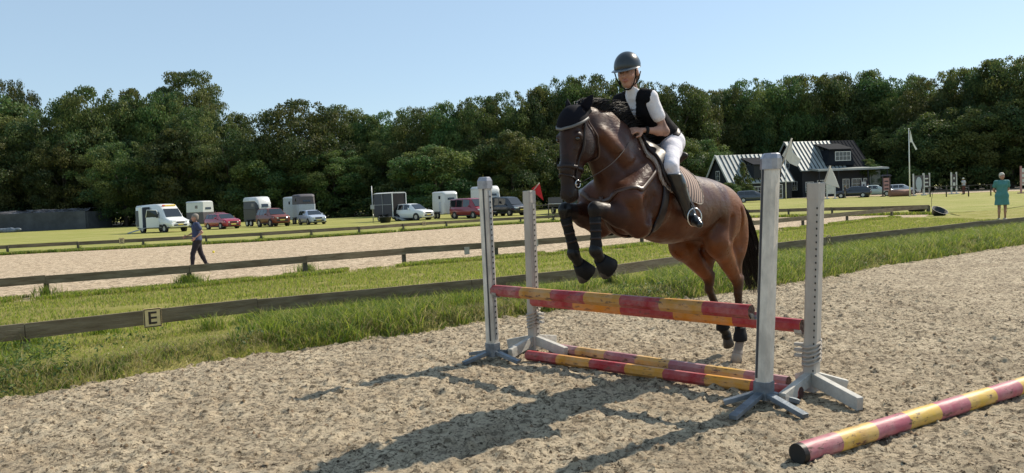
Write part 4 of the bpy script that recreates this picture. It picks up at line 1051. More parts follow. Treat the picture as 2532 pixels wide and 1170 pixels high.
def body_prims(S, J, parts, g=0.0, col=SKIN, k=.03, s=1.0):
    """J: joints; g: how much cloth stands off the skin"""
    def c(a, b, ra, rb, **kw): S.cone(a, b, (ra+g)*s if ra*s > 0 else g, (rb+g)*s, k, 1, col)
    def mix(a, b, t): return tuple(V3(a)*(1-t)+V3(b)*t)
    if 'neck' in parts: c(mix(J['neck'], J['head'], -.1), mix(J['neck'], J['head'], .6), .055, .05)
    if 'torso' in parts:
        pel, che, nk = J['pelvis'], J['chest'], J['neck']; sl_, sr_ = V3(J['shL']), V3(J['shR']); ax = sl_-sr_; ax /= np.linalg.norm(ax)
        for q in (-1, 1):
            c(tuple(V3(pel)+ax*q*.055*s), tuple(V3(mix(pel, che, .5))+ax*q*.05*s), .115, .098)
            c(tuple(V3(mix(pel, che, .5))+ax*q*.05*s), tuple(V3(che)+ax*q*.065*s), .098, .108)
            c(tuple(V3(che)+ax*q*.06*s), tuple(V3(mix(che, nk, .75))+ax*q*.05*s), .105, .06)
            c(tuple(V3(mix(che, nk, .72))+ax*q*.05*s), J['shL'] if q > 0 else J['shR'], .058, .052)
    if 'hips' in parts:
        c(J['hipL'], J['hipR'], .118, .118); c(J['pelvis'], mix(J['pelvis'], J['chest'], .25), .12, .115)
    for sd_ in 'LR':
        sh, el, wr, hi, kn, an, to = (J[n+sd_] for n in ('sh', 'el', 'wr', 'hip', 'kn', 'an', 'to'))
        if 'uarm' in parts: c(sh, el, .050, .040)
        if 'sleeve' in parts: c(sh, mix(sh, el, .55), .054, .052)
        if 'farm' in parts: c(el, mix(el, wr, .3), .040, .041); c(mix(el, wr, .3), wr, .041, .026)
        if 'thigh' in parts: c(hi, mix(hi, kn, .35), .098, .088); c(mix(hi, kn, .35), kn, .088, .056)
        if 'knee' in parts: c(mix(hi, kn, .8), mix(kn, an, .14), .060, .052)
        if 'shank' in parts: c(kn, mix(kn, an, .32), .054, .054); c(mix(kn, an, .32), an, .054, .034)
        if 'foot' in parts: c(mix(an, to, -.25), to, .036, .030)
        if 'shoe' in parts:
            c(mix(an, to, -.28), mix(an, to, .2), .040, .040); c(mix(an, to, .2), to, .040, .034)

# ---- the rider, in the horse's frame
rider = empty('person', HO, HANG, 'rider in black helmet, black vest and white breeches crouched forward on the horse', 'person')
J = dict(head=(1.50,0,2.635), neck=(1.425,0,2.475), chest=(1.335,0,2.355), pelvis=(1.02,0,2.125),
         shL=(1.405,.145,2.43), shR=(1.42,-.15,2.43), elL=(1.315,.215,2.15), elR=(1.30,-.27,2.17), wrL=(1.50,.12,2.165), wrR=(1.52,-.12,2.17),
         hipL=(1.03,.095,2.075), hipR=(1.03,-.095,2.075), knL=(1.41,.315,1.865), knR=(1.405,-.325,1.865), anL=(1.185,.345,1.455), anR=(1.165,-.375,1.455),
         toL=(1.25,.455,1.395), toR=(1.27,-.47,1.395))
FV = (1, .30, -.20); UV = (.17, 0, 1)
B1 = SDF((.75,-.58,1.32), (1.80,.58,2.86), .0075)
body_prims(B1, J, ('neck', 'torso', 'hips', 'uarm', 'farm', 'thigh', 'shank', 'foot'), -.004, s=.88)
hp, HR = head_prims(B1, J['head'], FV, UV, 1.04)
hand_prims(B1, J['wrL'], (.93,-.35,-.02), (-.05,-.6,-.75), 1.15, 1.0, thumb=-1); hand_prims(B1, J['wrR'], (.93,.35,-.02), (-.05,.6,-.75), 1.15, 1.0, thumb=1)
M_SKIN = mat('skin', attr=True, rough=.5, spec=.4, var=.06, vscale=20)
B1.mesh('body', M_SKIN, rider)
def garment(name, J, parts, g, m, lo, hi, h, cut=None, par='rider', k=.03, s=1.0, extra=None):
    S_ = SDF(lo, hi, h); body_prims(S_, J, parts, g, (1,1,1), k, s)
    if extra: extra(S_)
    f = S_.d
    if cut is not None: f = np.maximum(f, cut(*S_.grid())).astype(np.float32)
    return S_.mesh(name, m, rider if par == 'rider' else par, f=f, usecol=False)
M_SHIRT = mat('white_shirt', (.74,.72,.75), rough=.8, bump=1.0, bscale=13)
M_BREECH = mat('white_breeches', (.68,.66,.72), rough=.8, bump=.8, bscale=11)
M_VEST = mat('black_vest', (.005,.005,.007), rough=.85, spec=.15, bump=.9, bscale=14)
M_BOOT = mat('black_boot_leather', (.010,.012,.014), rough=.28, spec=.6, coat=.3)
def shirt_extra(S_):
    S_.cone((1.425,0,2.46), (1.46,0,2.53), .056, .050, .02, 1, (1,1,1))
garment('shirt', J, ('torso', 'sleeve'), .010, M_SHIRT, (.75,-.4,1.98), (1.7,.4,2.62), .0085, s=.88, extra=shirt_extra,
        cut=lambda X, Y, Z: np.maximum(-(Z-2.10-(1.2-X)*.2)+0*Y, (Z-2.505-(X-1.42)*.35)+0*Y))
# vest: sleeveless, open at the throat in a narrow V
def vest_cut(X, Y, Z):
    arm = -(np.sqrt((X-1.385)**2*.9+(np.abs(Y)-.205)**2+(Z-2.42)**2)-.072)
    u = (X-1.34)*.83 + (2.45-Z)*-.56          # forward of the chest
    vee = np.minimum(.012+.26*np.maximum(Z-2.29, 0) - np.abs(Y), (X-1.36)+0*Y)
    low = -(Z-2.03+(X-1.0)*-.25)+0*Y
    return np.maximum(np.maximum(arm, vee), np.maximum(low, Z-2.515+0*X+0*Y))
garment('vest', J, ('torso',), .024, M_VEST, (.75,-.32,1.9), (1.7,.32,2.6), .0085, s=.88, cut=vest_cut)
garment('breeches', J, ('hips', 'thigh', 'knee'), .004, M_BREECH, (.7,-.5,1.7), (1.6,.5,2.3), .0085, s=.93, cut=lambda X, Y, Z: (Z-2.24-(1.0-X)*.3)+0*Y)
garment('belt', J, ('hips', 'torso'), .016, M_LEATH, (.7,-.3,2.0), (1.4,.3,2.4), .0085, s=.9, cut=lambda X, Y, Z: np.abs((Z-2.205)*.8-(X-.98)*-.55)-.018+0*Y)
for sd_, q in (('L', 1), ('R', -1)):
    S_ = SDF((1.0, min(q*.2, q*.62), 1.30), (1.55, max(q*.2, q*.62), 1.90), .0075)
    kn, an, to = V3(J['kn'+sd_]), V3(J['an'+sd_]), V3(J['to'+sd_]); m3 = lambda a, b, t: tuple(a*(1-t)+b*t)
    S_.cone(m3(kn, an, .10), m3(kn, an, .36), .068, .064, .02); S_.cone(m3(kn, an, .36), m3(kn, an, .92), .064, .044, .02)
    S_.cone(m3(kn, an, .92), m3(an, to, -.30), .044, .034, .03); S_.cone(m3(an, to, -.15), m3(an, to, .75), .042, .038, .03); S_.cone(m3(an, to, .75), m3(an, to, 1.15), .037, .030, .02)
    X, Y, Z = S_.grid(); f = np.maximum(S_.d, (Z-1.80)-.35*(1.38-X)*0+0*Y+0*X)
    bt = S_.mesh('boot', M_BOOT, rider, f=f.astype(np.float32), usecol=False)
    # stirrup of the saddle
    c = V3(m3(an, to, .55)); dv = to-an; dv /= np.linalg.norm(dv); sdv = np.cross((0,0,1.), dv); sdv /= np.linalg.norm(sdv); m = MB(); pts = []
    for a in np.linspace(-PI*.5, PI*1.5, 17):
        z = .055+.075*math.sin(a); y = .062*math.cos(a); 
        if z < -.012: z = -.012
        pts.append(tuple(c+sdv*y+np.array((0,0,z-.035))))
    m.tube(pts, .007, 6, cap=False); m.build('stirrup', M_STEEL, horse)
    m = MB(); m.bar(tuple(c+np.array((0,0,.10))), (1.28, q*.30, 1.80), .026, .006, up=(0,1,0)); m.build('stirrup_leather', M_LEATH, horse)
# helmet: shell, wide brim, harness
hs = 1.04; hel = SDF((1.30,-.2,2.5), (1.78,.2,2.86), .007)
hel.ell(hp(-.012,0,.052), (.130,.108,.122), .02, R=HR); hel.ell(hp(-.075,0,.0), (.05,.075,.06), .03, R=HR)
X, Y, Z = hel.grid(); hc_ = V3(J['head'])
U_ = HR[:,2]; F_ = HR[:,0]
dz = (X-hc_[0])*U_[0]+(Y-hc_[1])*U_[1]+(Z-hc_[2])*U_[2]; dfw = (X-hc_[0])*F_[0]+(Y-hc_[1])*F_[1]+(Z-hc_[2])*F_[2]
f = np.maximum(hel.d, -(dz-.036+.50*np.minimum(dfw+.0, .0)*-.9*-1)).astype(np.float32)
helmet = hel.mesh('helmet', mat('satin_black_helmet', (.020,.025,.028), rough=.28, spec=.6), rider, f=f, usecol=False)
br = MB(); rings_o = []; rings_i = []
for a in np.linspace(-1.75, 1.75, 29):
    e = max(0, math.cos(a)); ro = .133+.055*e**.7 if e > 0 else .133; 
    ci = hp(.120*math.cos(a)-.012, .104*math.sin(a), .040); co = hp((.120+.060*e**.6)*math.cos(a)-.012, (.104+.030*e**.5)*math.sin(a), .040-.018*e)
    rings_i.append(ci); rings_o.append(co)
n_ = len(rings_i); up = U_*.005
vs = [tuple(V3(p)+up) for p in rings_i]+[tuple(V3(p)+up*.4) for p in rings_o]+[tuple(V3(p)-up) for p in rings_i]+[tuple(V3(p)-up*.4) for p in rings_o]; fs = []
for i in range(n_-1):
    fs += [(i, i+1, n_+i+1, n_+i), (2*n_+i, 3*n_+i, 3*n_+i+1, 2*n_+i+1), (n_+i, n_+i+1, 3*n_+i+1, 3*n_+i), (i, 2*n_+i, 2*n_+i+1, i+1)]
br.add(vs, fs, 0, True); br.build('brim', mat('helmet_brim', (.10,.11,.12), rough=.25, spec=.6), helmet)
m = MB(); 
for q in (-1, 1):
    m.tube([hp(.065,q*.086,.035), hp(.058,q*.078,-.03), hp(.058,q*.052,-.088), hp(.052,q*.022,-.118), hp(.050,0,-.122)], .0065, 6, flat=.6)
    m.tube([hp(-.05,q*.088,.0), hp(-.01,q*.078,-.055), hp(.040,q*.056,-.092)], .0065, 6, flat=.6)
m.build('chin_strap', M_BLACK, helmet)
S_ = SDF((1.30,-.12,2.42), (1.55,.12,2.75), .008); S_.ell(hp(-.085,0,-.02), (.045,.065,.055), .02, R=HR); S_.ell(hp(-.09,0,-.065), (.036,.045,.036), .02, R=HR)
S_.mesh('hair', mat('brown_hair', (.09,.05,.03), rough=.6), rider, usecol=False)
# wrist watch
w0, w1 = V3(J['wrL']), V3(J['elL']); m = MB(); c = w0*.82+w1*.18; ax = (w1-w0)/np.linalg.norm(w1-w0); 
m.tube([tuple(c-ax*.012), tuple(c+ax*.012)], .034, 12); m.build('watch', M_BLACK, rider)
# reins from the bit to the hands
for q, wr in ((1, J['wrL']), (-1, J['wrR'])):
    b0 = V3(hd(2.245, q*.066, 1.745)); h0 = V3(wr)+V3((.09,-q*.03,-.02)); m = MB(); pts = []
    for i in range(13):
        t = i/12; p = b0*(1-t)+h0*t; p[2] -= .035*math.sin(t*PI); p[1] += q*.075*math.sin(t*PI); pts.append(tuple(p))
    m.tube(pts, .008, 5, flat=.45); m.build('rein', M_LEATH, horse)
# ================================================================== people on the ground
def person(loc, rz, label, h, pose, top, top_col, leg_parts, leg_col, shoe_col, hair_col, sleeve=True, hat=None, dress=False, group=None):
    s = h/1.75; root = empty('person', loc, rz, label, 'person', group); 
    J = {k: tuple(V3(v)*s) for k, v in pose.items()}; vx = .016
    S_ = SDF((-.7*s,-.55*s,-.05), (.8*s,.55*s,1.9*s), vx); body_prims(S_, J, ('neck', 'torso', 'hips', 'uarm', 'farm', 'thigh', 'shank', 'foot'), -.01, s=s)
    hp_, hR_ = head_prims(S_, J['head'], (1,0,-.05), (0,0,1), s)
    for sd_, q in (('L', -1), ('R', 1)):
        d = V3(J['wr'+sd_])-V3(J['el'+sd_]); hand_prims(S_, J['wr'+sd_], d, (.2, q*1.0, 0), .6, s*1.1, thumb=-q)
    S_.mesh('body', M_SKIN, root)
    lo, hi = (-.7*s,-.55*s,-.05), (.8*s,.55*s,1.9*s)
    ext = None
    if dress:
        def ext(G_): 
            for q in (-1, 1): G_.cone(tuple(V3(J['pelvis'])+(0,q*.06*s,0)), (J['pelvis'][0], q*.09*s, J['kn'+'L'][2]+.06*s), (.13*s), (.155*s), .05, 1, (1,1,1))
    garment('shirt', J, ('torso',) + (('sleeve', 'hips') if sleeve else ()), .018, mat(top, top_col, rough=.85, var=.12, vscale=9), lo, hi, .016, par=root, s=s, extra=ext,
            cut=lambda X, Y, Z: np.maximum(-(Z-(J['pelvis'][2]-.06*s if not dress else J['knL'][2]+.10*s)), Z-J['neck'][2]-.03*s)+0*X+0*Y)
    if leg_parts: garment('trousers', J, ('hips', 'thigh', 'shank'), .014, mat('trousers_%d' % int(leg_col[2]*1000), leg_col, rough=.9), lo, hi, .016, par=root, s=s, cut=lambda X, Y, Z: np.maximum(Z-J['pelvis'][2]-.04*s, -(Z-.09*s))+0*X+0*Y)
    garment('shoe', J, ('shoe',), .008, mat('shoe_%d' % int(shoe_col[0]*1000), shoe_col, rough=.7), lo, hi, .014, par=root, s=s)
    H_ = SDF(tuple(V3(J['head'])-.2), tuple(V3(J['head'])+.22), .014); H_.ell(hp_(-.022,0,.05), (.105*s,.086*s,.088*s), .02, R=hR_); H_.ell(hp_(-.05,0,-.01), (.065*s,.074*s,.075*s), .02, R=hR_)
    H_.mesh('hair', mat('hair_%d' % int(hair_col[0]*1000), hair_col, rough=.7), root, usecol=False)
    if hat:
        m = MB(); c = hp_(0,0,.075); m.loft([[Vector(hp_(.115*k*math.cos(a)-.01, .10*k*math.sin(a), z)) for a in [2*PI*i/16 for i in range(16)]] for k, z in ((.95,.045), (1.0,.085), (.8,.13), (.3,.15))]); m.prism([hp_(.09,.07,.055), hp_(.17,.05,.045), hp_(.185,0,.043), hp_(.17,-.05,.045), hp_(.09,-.07,.055)], (0,0,.008)); m.build('cap', mat('pale_cap', hat, rough=.8), root)
    return root
STAND = dict(head=(.03,0,1.635), neck=(0,0,1.475), chest=(.01,0,1.33), pelvis=(0,0,.99), shL=(0,.185,1.43), shR=(0,-.185,1.43), elL=(-.04,.27,1.16), elR=(-.04,-.27,1.16), wrL=(-.08,.12,1.0), wrR=(-.08,-.12,1.0),
             hipL=(0,.09,.94), hipR=(0,-.09,.94), knL=(.02,.10,.51), knR=(.02,-.10,.51), anL=(-.01,.10,.09), anR=(-.01,-.10,.09), toL=(.13,.12,.03), toR=(.13,-.12,.03))
WALK = dict(STAND, elL=(-.12,.27,1.18), elR=(.06,-.26,1.16), wrL=(.08,.24,1.02), wrR=(.27,-.20,1.08), hipL=(0,.09,.94), knL=(.16,.09,.53), anL=(.20,.09,.10), toL=(.34,.10,.05), knR=(-.10,-.10,.52), anR=(-.26,-.10,.13), toR=(-.14,-.11,.04))
SIT = dict(STAND, knL=(.40,.12,.92), knR=(.40,-.12,.92), anL=(.42,.12,.50), anR=(.42,-.12,.50), toL=(.55,.12,.44), toR=(.55,-.12,.44), wrL=(.25,.15,1.02), wrR=(.25,-.15,1.02))
g = G(492,668); person(g, math.radians(-150), 'person in a navy T-shirt and dark trousers walking in the second arena', 1.62, WALK, 'navy_tshirt', (.035,.05,.11), True, (.018,.014,.02), (.05,.04,.04), (.22,.19,.16))
g = G(2478,549); person(g, math.radians(-100), 'person in a long teal shirt with bare legs standing at the right edge', 1.86, dict(STAND, elL=(-.06,.25,1.17), elR=(-.06,-.25,1.17), wrL=(-.16,.12,1.02), wrR=(-.16,-.12,1.02)), 'teal_long_shirt', (.07,.22,.21), False, (0,0,0), (.3,.28,.25), (.55,.50,.42), True, dress=True)
g = G(2383,484); g.z = .12; person(g, math.radians(110), 'small distant person in a white and grey top behind the dark hitching rails', 1.75, STAND, 'grey_white_top', (.42,.42,.46), True, (.10,.03,.03), (.1,.1,.1), (.25,.20,.15), hat=(.7,.7,.68))
g = G(2090,490); person(g, math.radians(-20), 'tiny distant person in a dark top standing left of the far jump screens', 1.6, STAND, 'charcoal_top', (.03,.03,.035), True, (.22,.19,.15), (.2,.2,.2), (.30,.22,.12))
person(Vector((AT(2147,460,113).x, 113, 0)), math.radians(200), 'tiny person in black standing between the parked pale cars and the house porch', 1.7, STAND, 'black_top', (.015,.015,.018), True, (.02,.02,.025), (.02,.02,.02), (.05,.03,.02))
# a dropped yellow ball near the walker
o = MB().sphere((0,0,.05), .05, 8).build('ball', mat('yellow_ball', (.75,.62,.05), rough=.5)); o.location = G(528,626); tag(o, 'small yellow ball on the sand right of the walking person', 'ball')

# ================================================================== vehicles
def paint(name, c, r=.25): return mat(name, c, rough=r, coat=.6, spec=.5, metal=0)
M_GLASS = mat('car_glass', (.012,.016,.020), rough=.05, spec=1.0)
M_TYRE = mat('tyre', (.014,.014,.015), rough=.85); M_RIM = mat('rim', (.38,.39,.41), rough=.3, metal=.8)
M_TRIM = mat('black_trim', (.015,.015,.016), rough=.55); M_LAMP = mat('headlamp', (.75,.78,.80), rough=.08, spec=1, coat=1); M_PLATE = mat('number_plate', (.70,.55,.12), rough=.5); M_TAIL = mat('tail_lamp', (.35,.01,.01), rough=.2, coat=1)
def wheel(root, x, y, r, wd, rim=True):
    s = 1 if y > 0 else -1; w_ = MB(); prof = [(0,r*.62), (0,r*.93), (.02,r), (wd-.02,r), (wd,r*.93), (wd,r*.62)]
    rings = [[Vector((x+rr*math.cos(a), y-s*(wd-t), r+rr*math.sin(a))) for a in [2*PI*k/20 for k in range(20)]] for t, rr in prof]
    if s < 0: rings = rings[::-1]
    t_ = w_.loft(rings, cap=False).build('wheel', M_TYRE, root)
    m = MB(); yy = y-s*.012; R0 = r*.62
    rr_ = [[Vector((x+q*math.cos(a), yy+s*o_, r+q*math.sin(a))) for a in [2*PI*k/20 for k in range(20)]] for q, o_ in ((R0*1.02, 0), (R0*.9, -.03), (R0*.25, -.005), (R0*.2, .004))]
    if s > 0: rr_ = rr_[::-1]
    m.loft(rr_); m.build('rim', M_RIM, t_); return t_
def car(loc, rz, label, body, st, W, wb, wr, cat='car', group=None, black_low=.0, lamp_z=.62, plate=True, name='parked_car', panes=3, rails=False, mirrors=True, grille_z=None):
    """st: stations from tail to nose (x, z_low, z_belt, z_roof, w_belt, w_roof) with widths as fractions of W"""
    root = empty(name, loc, rz, label, cat, group); hw = W/2; rings = []
    def ring(x, zl, zb, zr, fb, fr):
        wb_, wr_ = hw*fb, hw*fr; zm = (zl+zb)/2
        half = [(0, zl), (wb_*.86, zl), (wb_*.97, zl+.08), (wb_, zm), (wb_*.985, zb-.03), (wb_*.955, zb), (wr_+(wb_*.955-wr_)*.12, zr-(zr-zb)*.12), (wr_*.90, zr-.012), (wr_*.5, zr+.012), (0, zr+.018)]
        return [Vector((x, -y, z)) for y, z in half[::-1]] + [Vector((x, y, z)) for y, z in half[1:-1]]
    for s in st: rings.append(ring(*s))
    MB().loft(rings[::-1] if False else rings).build('body', body, root)
    # glass
    cab = [s for s in st if s[3]-s[2] > .22]; x0, x1 = cab[0][0], cab[-1][0]; i0, i1 = st.index(cab[0]), st.index(cab[-1])
    def side(s, t): # point on greenhouse side at height fraction t
        wb_, wr_ = hw*s[4]*.955, hw*s[5]; return (wb_ + (wr_+(wb_-wr_)*.12-wb_)*(t/.88)), s[2]+(s[3]-s[2])*t
    def lerp(s, q, t): return tuple(a*(1-t)+b*t for a, b in zip(s, q))
    def at_x(x):
        for a, b in zip(st[:-1], st[1:]):
            if a[0] <= x <= b[0]: return lerp(a, b, (x-a[0])/max(b[0]-a[0], 1e-6))
        return st[-1]
    xs_ = np.linspace(x0+.06, x1-.03, panes+1)
    for q in (-1, 1):
        for k in range(panes):
            a, b = xs_[k]+.035, xs_[k+1]-.035; P = []
            sub = np.linspace(a, b, 4)
            for x in sub: y, z = side(at_x(x), .10); P.append((x, q*(y+.004), z))
            for x in sub[::-1]: y, z = side(at_x(x), .86); P.append((x, q*(y+.004), z))
            m = MB(); m.prism(P if q < 0 else P[::-1], (0, q*.006, 0)); m.build('side_window', M_GLASS, root)
    def screen(A, B, nm):
        ya, yb = hw*A[5]*.92, hw*B[5]*.88; a = Vector((A[0], 0, A[3]+.012)); b = Vector((B[0], 0, B[3]+.014)); n = Vector((b.z-a.z, 0, -(b.x-a.x))); 
        if (A[0] > B[0]) != (n.x > 0): n = -n
        n = n.normalized()*.022; t0, t1 = .06, .93; P = []
        for t, yy in ((t0, ya), (t1, yb)):
            c = a.lerp(b, t)+n; P += [(c.x, -yy if t == t0 else yy, c.z), (c.x, yy if t == t0 else -yy, c.z)]
        m = MB(); m.prism(P, n*.25); m.build(nm, M_GLASS, root)
    if i1+1 < len(st): screen(st[i1+1], st[i1], 'windscreen')
    if i0 > 0: screen(st[i0-1], st[i0], 'rear_window')
    # wheels, arches
    for x in wb:
        for q in (-1, 1):
            m = MB(); m.loft([[Vector((x+(wr*1.16)*math.cos(a), q*(hw*yy), wr*1.0+(wr*1.16)*math.sin(a))) for a in [2*PI*k/20 for k in range(20)]] for yy in ((.80, .998) if q < 0 else (.998, .80))][::1 if q < 0 else 1], sm=False); m.build('wheel_arch', M_TRIM, root)
            wheel(root, x, q*(hw*1.0+.012), wr, .22)
    nose = st[-1]; xn = nose[0]; nf = hw*nose[4]
    for q in (-1, 1):
        m = MB(); s2 = at_x(xn-.28); m.prism([(xn+.012, q*nf*.52, lamp_z-.07), (xn+.012, q*nf*.54, lamp_z+.05), (xn-.05, q*nf*.93, lamp_z+.09), (xn-.18, q*(hw*s2[4]*.985+.004), lamp_z+.10), (xn-.14, q*(hw*s2[4]*.985+.004), lamp_z+.02), (xn-.03, q*nf*.96, lamp_z-.05)], (.006, q*.006, .006)); m.build('headlight', M_LAMP, root)
        t = st[0]; MB().box((t[0]-.008, q*hw*t[4]*.82, t[2]-.12), (.03, .18, .22)).build('tail_light', M_TAIL, root)
        if mirrors:
            sx = at_x(x1-.0); y, z = side(sx, .1); m = MB(); m.box((x1+.05, q*(y+.12), z+.07), (.10, .20, .13)); m.build('mirror', body, root, bevel=.03)
    gz = grille_z or lamp_z
    MB().box((xn+.008, 0, gz), (.03, nf*.98, .13)).build('grille', M_TRIM, root, bevel=.008)
    MB().box((xn+.006, 0, gz-.26), (.04, nf*1.5, .14)).build('bumper_intake', M_TRIM, root, bevel=.01)
    if plate: MB().box((xn+.034, 0, gz-.20), (.012, .50, .11)).build('number_plate', M_PLATE, root)
    MB().box((0 if False else (st[0][0]+xn)/2, 0, st[len(st)//2][1]+.02), ((xn-st[0][0])*.9, W*.99, .10)).build('sill', M_TRIM, root, bevel=.01)
    if rails:
        for q in (-1, 1): MB().tube([(x0+.2, q*hw*.68, cab[0][3]+.05), (x1-.4, q*hw*.68, cab[-1][3]+.05)], .018, 6).build('roof_rail', M_RIM, root)
    return root
def prof(L, h, hood, belt, cab0, cab1, tail=.25, low=.24, rear=.35):
    """hatchback / estate: x from tail 0 to nose L"""
    return [(-L/2, low+.16, belt-.12, belt-.10, .86, .84), (-L/2+.06, low+.05, belt-.02, belt+.02, .93, .86), (-L/2+tail, low, belt, h-.10, .98, .74), (-L/2+tail+rear, low-.02, belt, h, 1.0, .74),
            (0-.1, low-.02, belt, h+.015, 1.0, .75), (cab1-.35, low-.02, belt, h-.05, 1.0, .73), (cab1+.45, low-.02, belt-.02, belt+.02, .985, .88), (L/2-.55, low-.02, hood-.02, hood+.01, .96, .84), (L/2-.12, low+.02, hood-.14, hood-.10, .90, .78), (L/2, low+.10, hood-.28, hood-.24, .80, .70)]
D = math.radians
def veh(u, v): return G(u, v)
M_W = paint('white_car_paint', (.72,.73,.72)); M_R = paint('red_car_paint', (.30,.018,.04)); M_DR = paint('dark_red_car_paint', (.20,.022,.018)); M_SB = paint('silver_blue_paint', (.42,.47,.56), .3); M_MR = paint('crimson_paint', (.26,.02,.03)); M_DB = paint('black_car_paint', (.02,.022,.028)); M_PG = paint('pale_green_silver', (.45,.50,.46))
VG = 'cars parked on the field'
car(veh(551,566), D(-42), 'bright red small hatchback with dark windscreen parked beside the white camper', M_R, prof(4.3, 1.5, .96, .96, 0, .75), 1.80, (-1.25, 1.25), .31, group=VG, lamp_z=.66)
car(veh(530,560)+Vector((-.5,3.2,0)), D(-60), 'darker red car with its tailgate raised, half hidden behind the red hatchback', M_DR, prof(4.3, 1.62, 1.0, 1.0, 0, .7), 1.76, (-1.3, 1.3), .33, group=VG, lamp_z=.7)
car(veh(676,560), D(-50), 'rust-red boxy off-roader parked before the black horse trailer', mat('rust_red_paint', (.17,.032,.014), rough=.35, coat=.3), prof(4.5, 1.80, 1.12, 1.12, 0, .85, .12, .34, .2), 1.85, (-1.35, 1.4), .38, group=VG, lamp_z=.85, rails=True)
car(veh(772,555), D(-58), 'light silver-blue estate car at the right end of the left vehicle group', M_SB, prof(4.4, 1.45, .92, .93, 0, .7), 1.74, (-1.3, 1.3), .31, group=VG, lamp_z=.66, rails=True)
car(veh(1021,545), D(-38), 'white compact off-roader parked right of the black livestock trailer', M_W, prof(4.45, 1.66, 1.02, 1.03, 0, .75, .15, .24), 1.84, (-1.3, 1.35), .35, group=VG, lamp_z=.76, rails=True)
VAN = [(-2.4, .45, 1.0, 1.80, .93, .80), (-2.3, .35, 1.05, 1.93, .97, .82), (-1.2, .30, 1.05, 1.97, 1.0, .84), (.3, .28, 1.05, 1.96, 1.0, .84), (.95, .28, 1.05, 1.88, 1.0, .82), (1.75, .30, 1.05, 1.09, .98, .86), (2.2, .33, .86, .92, .95, .82), (2.4, .42, .66, .70, .86, .76)]
car(veh(1165,540)+Vector((0,.5,0)), D(-50), 'crimson people carrier behind the front left jump wing, next to the white horse trailer', M_MR, VAN, 1.9, (-1.5, 1.5), .33, 'people carrier', VG, lamp_z=.80)
car(veh(1252,534)+Vector((0,1,0)), D(-48), 'black people carrier between the two left jump wings', M_DB, VAN, 1.9, (-1.5, 1.5), .33, 'people carrier', VG, lamp_z=.80)
car(AT(2168,472,104)*1.0+Vector((0,0,-AT(2168,472,104).z)), D(-32), 'pale green-silver car parked at the house porch, left of the flagpole', M_PG, prof(4.4, 1.5, .92, .95, 0, .6), 1.78, (-1.3, 1.3), .32, group=VG)
p = AT(2232,470,108); p.z = 0; car(p, D(-28), 'silver car right beside the flagpole, nose half hidden by jump screens', mat('silver_paint', (.42,.45,.48), rough=.25, coat=.5), prof(4.5, 1.45, .90, .93, 0, .6), 1.78, (-1.35, 1.35), .32, group=VG)
p = AT(2108,478,100); p.z = 0; car(p, D(150), 'dark car hardly visible under the porch of the right house', M_DB, prof(4.4, 1.45, .9, .93, 0, .6), 1.78, (-1.3, 1.3), .32, group=VG)
p = AT(1862,482,98); p.z = 0; car(p, D(-10), 'dark car with pale windows parked before the left black house', mat('dark_blue_grey', (.05,.06,.08), rough=.25, coat=.6), prof(4.4, 1.48, .92, .95, 0, .6), 1.76, (-1.3, 1.3), .32, group=VG)
# white panel van, nose to the right, side door and cab door open
VX = [(-3.0, .55, 1.15, 2.40, .96, .88), (-2.95, .42, 1.2, 2.56, .99, .90), (-1.0, .40, 1.2, 2.62, 1.0, .90), (.6, .40, 1.25, 2.62, 1.0, .88), (1.05, .40, 1.28, 2.50, 1.0, .84), (1.40, .40, 1.28, 2.20, 1.0, .80), (2.05, .40, 1.26, 1.34, .98, .84), (2.75, .42, 1.06, 1.12, .94, .82), (2.95, .46, .84, .88, .88, .78), (3.0, .52, .70, .74, .82, .74)]
van = car(veh(404,574), D(-36), 'white high-roof panel van with its side door and cab door open', M_W, VX, 2.05, (-1.85, 1.95), .36, 'van', None, panes=1, lamp_z=.98, mirrors=False, name='panel_van', grille_z=.90)
for o_ in list(van.children):
    if o_.name.startswith('side_window'): bpy.data.objects.remove(o_)
y0 = -1.025
MB().box((.65, y0+.02, 1.62), (.95, .05, .62)).build('side_window', M_GLASS, van, bevel=.03); MB().box((.65, -y0-.02, 1.62), (.95, .05, .62)).build('side_window', M_GLASS, van, bevel=.03)
MB().box((-.95, y0-.004, 1.42), (1.25, .03, 1.95)).build('side_opening', mat('dark_blue_interior', (.012,.018,.035), rough=.8), van)
MB().box((-1.9, y0-.05, 1.42), (.62, .05, 1.98)).build('sliding_door', M_W, van, bevel=.03)
MB().box((-2.55, y0-.006, 1.35), (.62, .02, 1.5)).build('dark_side_panel', mat('navy_panel', (.02,.035,.06), rough=.4), van)
cabd = MB(); cabd.bar((1.22, y0-.03, .95), (.62, y0-.92, .95), .06, .95); dd = cabd.build('cab_door', M_W, van, bevel=.03)
fr = MB(); a = Vector((1.22, y0-.03, 1.44)); b = Vector((.62, y0-.92, 1.44)); fr.tube([a, a+Vector((-.10,-.12,.62)), b+Vector((.10,.08,.68)), b], .035, 6, cap=True); fr.build('window_frame', M_W, dd)
m = MB(); m.prism([a, a+Vector((-.10,-.12,.60)), b+Vector((.10,.08,.66)), b], (.008,.0,0)); m.build('door_glass', mat('tinted_glass', (.02,.03,.04), rough=.08), dd)
MB().box((1.22, y0-.18, 1.55), (.10, .20, .34)).build('mirror', M_TRIM, van, bevel=.03); MB().box((1.22, -y0+.18, 1.55), (.10, .20, .34)).build('mirror', M_TRIM, van, bevel=.03)
